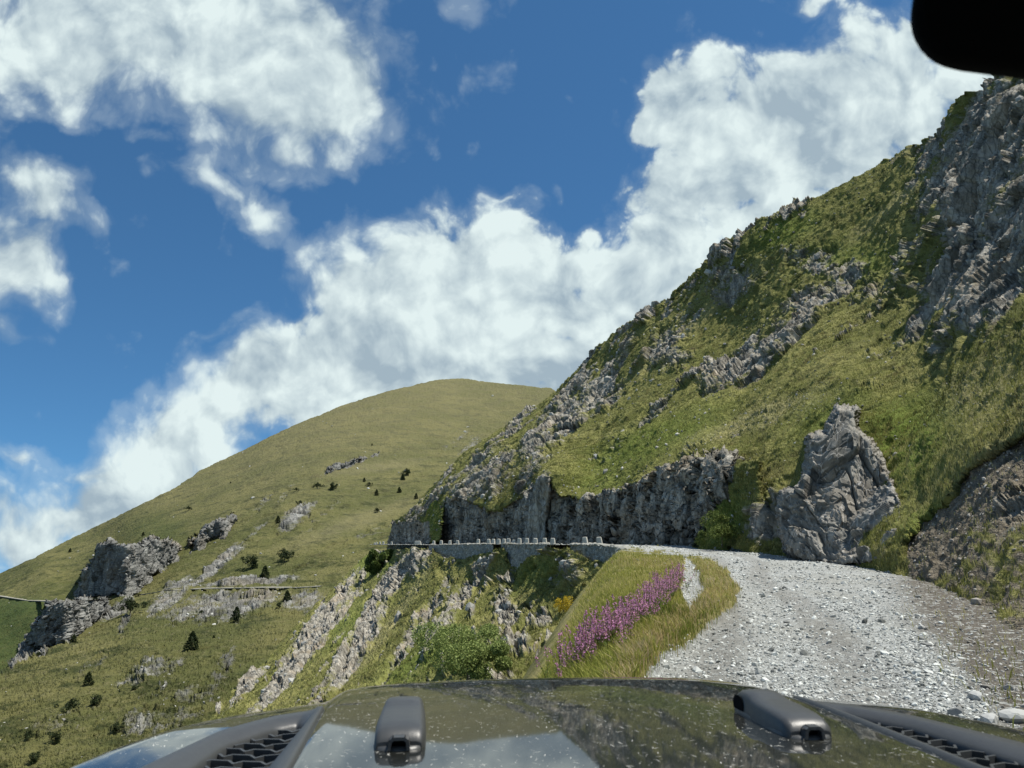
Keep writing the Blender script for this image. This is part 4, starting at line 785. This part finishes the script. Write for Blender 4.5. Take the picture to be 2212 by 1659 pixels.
SP_ = [((1, .5, 0), 25, 75, .62, .11), ((1, .13, 0), -50, 105, .72, .12), ((1, .10, 0), 70, 110, .75, .12), ((1, .16, 0), 15, 95, .8, .12), ((1, .8, 0), 5, 30, .9, .07), ((1, .09, 0), -15, 100, .78, .12)]
gate = T.noise(c, 9, 4, .7)
k = None
for (an, rot, sc, th, hi) in SP_:
    q_ = T.scale(T.scale(wv, (1, 1, 0), (0, 0, R(rot))), an); v_ = T.vor(q_, sc, dim='2D'); q = T.new('ShaderNodeSeparateColor'); T.l.new(T.vor(q_, sc, 'F1', 'Color', dim='2D'), q.inputs[0])
    z_ = T.m('MULTIPLY', T.ramp(v_, hi*.45, hi*.8, 1, 0), T.ramp(q.outputs[0], th, th+.02)); z_ = T.m('MULTIPLY', z_, T.ramp(q.outputs[1], 0, 1, .3, 1)); k = z_ if k is None else T.m('MAXIMUM', k, z_)
k = T.m('MULTIPLY', k, T.ramp(gate, .38, .62, .12, .8)); film = T.ramp(T.noise(c, 5, 8, .75), .45, .9, .0, .012)
mx = T.new('ShaderNodeMixShader'); T.put(mx.inputs[0], T.m('MAXIMUM', k, film)); T.l.new(b.outputs[0], mx.inputs[1]); T.l.new(dust.outputs[0], mx.inputs[2]); T.l.new(mx.outputs[0], T.n['Material Output'].inputs[0])
paint = m
bx_ = np.concatenate([np.linspace(-.985, -.46, 200), np.linspace(-.455, .455, 84), np.linspace(.46, .985, 200)]); by_ = np.concatenate([np.linspace(.75, 1.9, 300), np.linspace(1.985, 2.44, 120)])
HX, HY = np.meshgrid(bx_, by_, indexing='ij'); HZ = hood_z(HX, HY); vs_ = poly_sd(np.abs(HX), HY, [(a*.5+c_*.5, b1*.5+d_*.5) for (a, b1), (c_, d_) in zip(VO, VI)]); HZ = HZ-.055*sst(vs_, .003, -.004)
gridmesh('hood', np.stack([HX+XC, HY, HZ], -1)-CO, paint, None, True, car)
blk = simple('black_plastic', (.045, .048, .050), .42, 0, .15, 60, .5, .0006); dark = simple('shade_black', (.004, .004, .004), .9, 0, .1, 10, .1)  # near-black also paints the shade inside vents and block openings
def resamp(poly, n=14):
    p = np.array(poly+[poly[0]]); out = []
    for a, b_ in zip(p[:-1], p[1:]):
        for t_ in np.linspace(0, 1, n, endpoint=False): out.append(a*(1-t_)+b_*t_)
    return np.array(out)
def smoothc(p, k=5):
    for _ in range(k): p = (np.roll(p, 1, 0)+2*p+np.roll(p, -1, 0))/4
    return p
def bar(V, Fq, a, b_, w_, h_, zf):
    d = b_-a; L = np.hypot(*d); d = d/L; nrm = np.array([-d[1], d[0]])*w_/2; o = len(V)
    a = a-d*w_*.3; b_ = b_+d*w_*.3
    for q in (a, b_):
        z = zf(q[0], q[1])
        for s_, dz in ((-1, -h_), (-.8, 0), (.8, 0), (1, -h_)): V.append((q[0]+nrm[0]*s_, q[1]+nrm[1]*s_, z+dz))
    Fq += [(o+i_, o+i_+1, o+5+i_, o+4+i_) for i_ in range(3)]+[(o, o+1, o+2, o+3), (o+4, o+5, o+6, o+7)]
for sgn in (-1, 1):
    S2 = np.array([sgn, 1]); po = smoothc(resamp(VO))*S2; pi_ = smoothc(resamp(VI))*S2; rows = []
    for t_, dz in ((0, -.001), (.06, .007), (.18, .010), (.55, .006), (.85, -.004), (1, -.012), (1.0, -.045)):
        q = po*(1-t_)+pi_*t_; qq = np.concatenate([q, q[:1]]); rows.append(np.stack([qq[:, 0]+XC, qq[:, 1], hood_z(qq[:, 0], qq[:, 1])+dz], 1))
    fr = gridmesh('hood_vent', np.stack(rows, 1)-CO, blk, None, True, car)
    V = []; Fq = []; cen = pi_.mean(0); n = len(pi_)
    me = bpy.data.meshes.new('vent_shade'); pv = [(q[0]+XC-CO[0], q[1]-CO[1], hood_z(q[0], q[1])-.045-CO[2]) for q in pi_]; me.from_pydata(pv, [], [tuple(range(n))]); link('vent_shade', me, dark, fr)  # black plate inside the vent, its shade painted as colour
    inp = lambda q: poly_sd(np.array([abs(q[0])]), np.array([q[1]]), VI)[0] < .004
    cw, ch = .060, .043                                      # honeycomb louvres
    for ry in range(-2, 22):
        for rx in range(-2, 9):
            x0 = .555+rx*cw+(ry % 2)*cw/2; y0 = 1.06+ry*ch; c_ = [(x0-cw*.5, y0), (x0-cw*.28, y0+ch*.42), (x0+cw*.28, y0+ch*.42), (x0+cw*.5, y0), (x0+cw*.5, y0-ch*.5)]
            c_ = [np.array([q[0]*sgn, q[1]+.35*(q[0]-.64)]) for q in c_]
            for a_, b_ in ((c_[0], c_[1]), (c_[1], c_[2]), (c_[2], c_[3])):
                if inp((a_+b_)/2): bar(V, Fq, a_, b_, .006, .016, lambda x, y: hood_z(x, y)-.010)
    V = np.array(V)+[XC, 0, 0]-CO; raw('grille', V, Fq, 4, blk, fr)
def hood_block(xp):
    ys = [1.385, 1.39, 1.41, 1.44, 1.48, 1.52, 1.55, 1.565, 1.585, 1.615, 1.64, 1.652, 1.656]; hs = [.012, .022, .030, .034, .036, .037, .039, .043, .045, .043, .034, .018, .004]; ws = [.038, .041, .043, .044, .044, .043, .042, .040, .039, .038, .036, .034, .030]
    rows = []
    for y, h, w_ in zip(ys, hs, ws):
        pr = [(-1.0, -.006), (-.99, .25), (-.96, .7), (-.88, .9), (-.72, 1), (-.3, 1.03), (.3, 1.03), (.72, 1), (.88, .9), (.96, .7), (.99, .25), (1.0, -.006)]
        rows.append([(xp+a*w_+XC, y, hood_z(xp, y)+(c_*h if c_ > 0 else c_)) for a, c_ in pr])
    W = np.array(rows); o = gridmesh('hood_block', W-CO, blk, None, True, car)
    W0 = W[0]; V = list(map(tuple, W0-CO)); me = bpy.data.meshes.new('end_cap'); me.from_pydata(V, [], [tuple(range(len(V)))]); link('end_cap', me, blk, o)
    si = -1 if xp > 0 else 1; q = [(XC+xp+si*(.0385+.0012), y_, hood_z(xp, y_)+z_) for y_, z_ in ((1.588, .006), (1.640, .006), (1.642, .020), (1.632, .031), (1.610, .034), (1.594, .028), (1.588, .018))]
    me = bpy.data.meshes.new('side_opening_shade'); me.from_pydata([tuple(np.array(v_)-CO) for v_ in q], [], [tuple(range(len(q)))]); link('side_opening_shade', me, dark, o)  # flat dark plate on the block painting the shade of an opening
    # flange under the block
    pr = resamp([(-.046, 1.372), (.046, 1.372), (.042, 1.56), (.036, 1.665), (-.036, 1.665), (-.042, 1.56)], 6); pr = smoothc(pr, 3)
    V = []; 
    for dz, s_ in ((0, 1), (.005, .985), (.006, .90)): V.append([(XC+xp+q[0]*s_, 1.55+(q[1]-1.55)*s_, hood_z(xp, q[1])+dz) for q in np.concatenate([pr, pr[:1]])])
    gridmesh('flange', np.stack([np.array(v_) for v_ in V], 1)-CO, blk, None, True, o)
    # loop at the rear end
    V = []; Fq = []; y = 1.377; z0 = hood_z(xp, y)
    P_ = [(-.016, .002), (-.014, .016), (-.009, .020), (.009, .020), (.014, .016), (.016, .002)]
    for k_ in range(5):
        a = np.array([P_[k_][0], 0, P_[k_][1]]); b_ = np.array([P_[k_+1][0], 0, P_[k_+1][1]]); d = b_-a; d /= np.linalg.norm(d); n_ = np.array([-d[2], 0, d[0]])*.0026; yv = np.array([0, .010, 0]); o_ = len(V)
        for q in (a, b_):
            for e in (n_-yv, n_+yv, -n_+yv, -n_-yv): V.append(q+e+[XC+xp, y, z0])
        Fq += [(o_+i_, o_+(i_+1) % 4, o_+4+(i_+1) % 4, o_+4+i_) for i_ in range(4)]
    raw('loop', np.array(V)-CO, Fq, 4, blk, o)
    me = bpy.data.meshes.new('recess_shade'); q = [(xp-.012, 1.384, z0+.003), (xp+.012, 1.384, z0+.003), (xp+.011, 1.3835, z0+.017), (xp-.011, 1.3835, z0+.017)]; me.from_pydata([tuple(np.array(v_)+[XC, 0, 0]-CO) for v_ in q], [], [(0, 1, 2, 3)]); link('recess_shade', me, dark, o)  # dark quad behind the loop, painted shade without real depth
hood_block(-.355); hood_block(.358)
# roof added unseen to shade the mirror; fenders and nose, so that the car is whole from a step aside
def boxm(name, c0, c1, mat, parent, bev=.01):
    import bmesh
    bm = bmesh.new(); bmesh.ops.create_cube(bm, size=1); c0 = np.array(c0, float); c1 = np.array(c1, float)
    for v_ in bm.verts: v_.co = Vector((c0+c1)/2-CO+(c1-c0)*np.array(v_.co[:]))
    bmesh.ops.bevel(bm, geom=bm.edges[:], offset=bev, segments=3, affect='EDGES'); me = bpy.data.meshes.new(name); bm.to_mesh(me); bm.free(); return link(name, me, mat, parent)
boxm('shade_roof', (XC-.72, -1.6, .49), (XC+.72, .50, .55), dark, car, .02)
for s_ in (-1, 1):
    boxm('fender', (XC+s_*.80-.14*(s_ < 0), 1.0, -.95), (XC+s_*.80+.14*(s_ > 0), 2.45, -.62), blk, car, .04)
boxm('front_grille', (XC-.60, 2.36, -1.25), (XC+.60, 2.43, -.60), paint, car, .02)
boxm('door', (XC-.88, -1.2, -1.3), (XC-.84, .75, -.42), paint, car, .01); boxm('door', (XC+.84, -1.2, -1.3), (XC+.88, .75, -.42), paint, car, .01)
boxm('side_panel', (XC-.74, .75, -1.2), (XC-.69, 2.30, -.55), paint, car, .01); boxm('side_panel', (XC+.69, .75, -1.2), (XC+.74, 2.30, -.55), paint, car, .01)
boxm('dashboard', (XC-.7, .35, -.75), (XC+.7, .72, -.42), dark, car, .03)
def wheel(x, y):
    V = []; Fq = []; n = 28; pr = [(-.13, .22), (-.13, .36), (-.10, .39), (.10, .39), (.13, .36), (.13, .22), (.02, .2), (.02, .0)]
    for k_ in range(n):
        a = 2*math.pi*k_/n
        for px, rr in pr: V.append((x+px, y+math.cos(a)*rr, -1.32+math.sin(a)*rr))
    m_ = len(pr); Fq = [(k_*m_+i_, k_*m_+i_+1, ((k_+1) % n)*m_+i_+1, ((k_+1) % n)*m_+i_) for k_ in range(n) for i_ in range(m_-1)]
    raw('wheel', np.array(V)-CO, Fq, 4, blk, car, None, True)
for sx in (-.82, .82): wheel(XC+sx, 1.95); wheel(XC+sx, -1.0)
# interior mirror
black = simple('mirror_black', (.0025, .0025, .0025), .9, 0, .1, 10, .05)
Dm = .56; rt = np.array([1, 0, 0]); upv = np.array([0, -SP, CP]); fwv = np.array([0, CP, SP]); ro = R(-7.5)
cxm, cym = (2362-CX)/F, (CY-38)/F; cen = (fwv+rt*cxm+upv*cym)*Dm; e1 = rt*math.cos(ro)+upv*math.sin(ro); e2 = -rt*math.sin(ro)+upv*math.cos(ro)
Wh, Hh, rr = .130, .046, .038; ring = []
for cxs, cys, a0 in ((1, 1, 0), (-1, 1, 90), (-1, -1, 180), (1, -1, 270)):
    for k_ in range(9): a = R(a0+k_*11.25); ring.append((cxs*(Wh-rr)+rr*math.cos(a), cys*(Hh-rr)+rr*math.sin(a)))
ring.append(ring[0]); ring = np.array(ring); rows = []
for dp, s_ in ((-.012, .0), (-.012, .93), (-.010, .98), (0, 1), (.012, .97), (.028, .82), (.034, .5), (.036, .0)): rows.append(cen+np.outer(ring[:, 0]*(1-(1-s_)*1.0), e1)+np.outer(ring[:, 1]*s_, e2)+fwv*dp)
tocar = lambda p: np.stack([p[..., 0]*cY+p[..., 1]*sY, -p[..., 0]*sY+p[..., 1]*cY, p[..., 2]], -1)
mir = gridmesh('rear_view_mirror', tocar(np.stack(rows, 1))-CO, black, None, True, car)
st0 = cen+fwv*.02; st1 = cen+np.array([0, .10, .10]); V = []; 
for q, rd in ((st0, .012), (st1, .009)):
    for k_ in range(8): V.append(q+rd*(rt*math.cos(k_*.785)+np.array([0, .7, -.7])*math.sin(k_*.785)))
raw('mirror_stem', tocar(np.array(V))-CO, [(k_, (k_+1) % 8, 8+(k_+1) % 8, 8+k_) for k_ in range(8)], 4, black, mir, None, True)
print('car done')
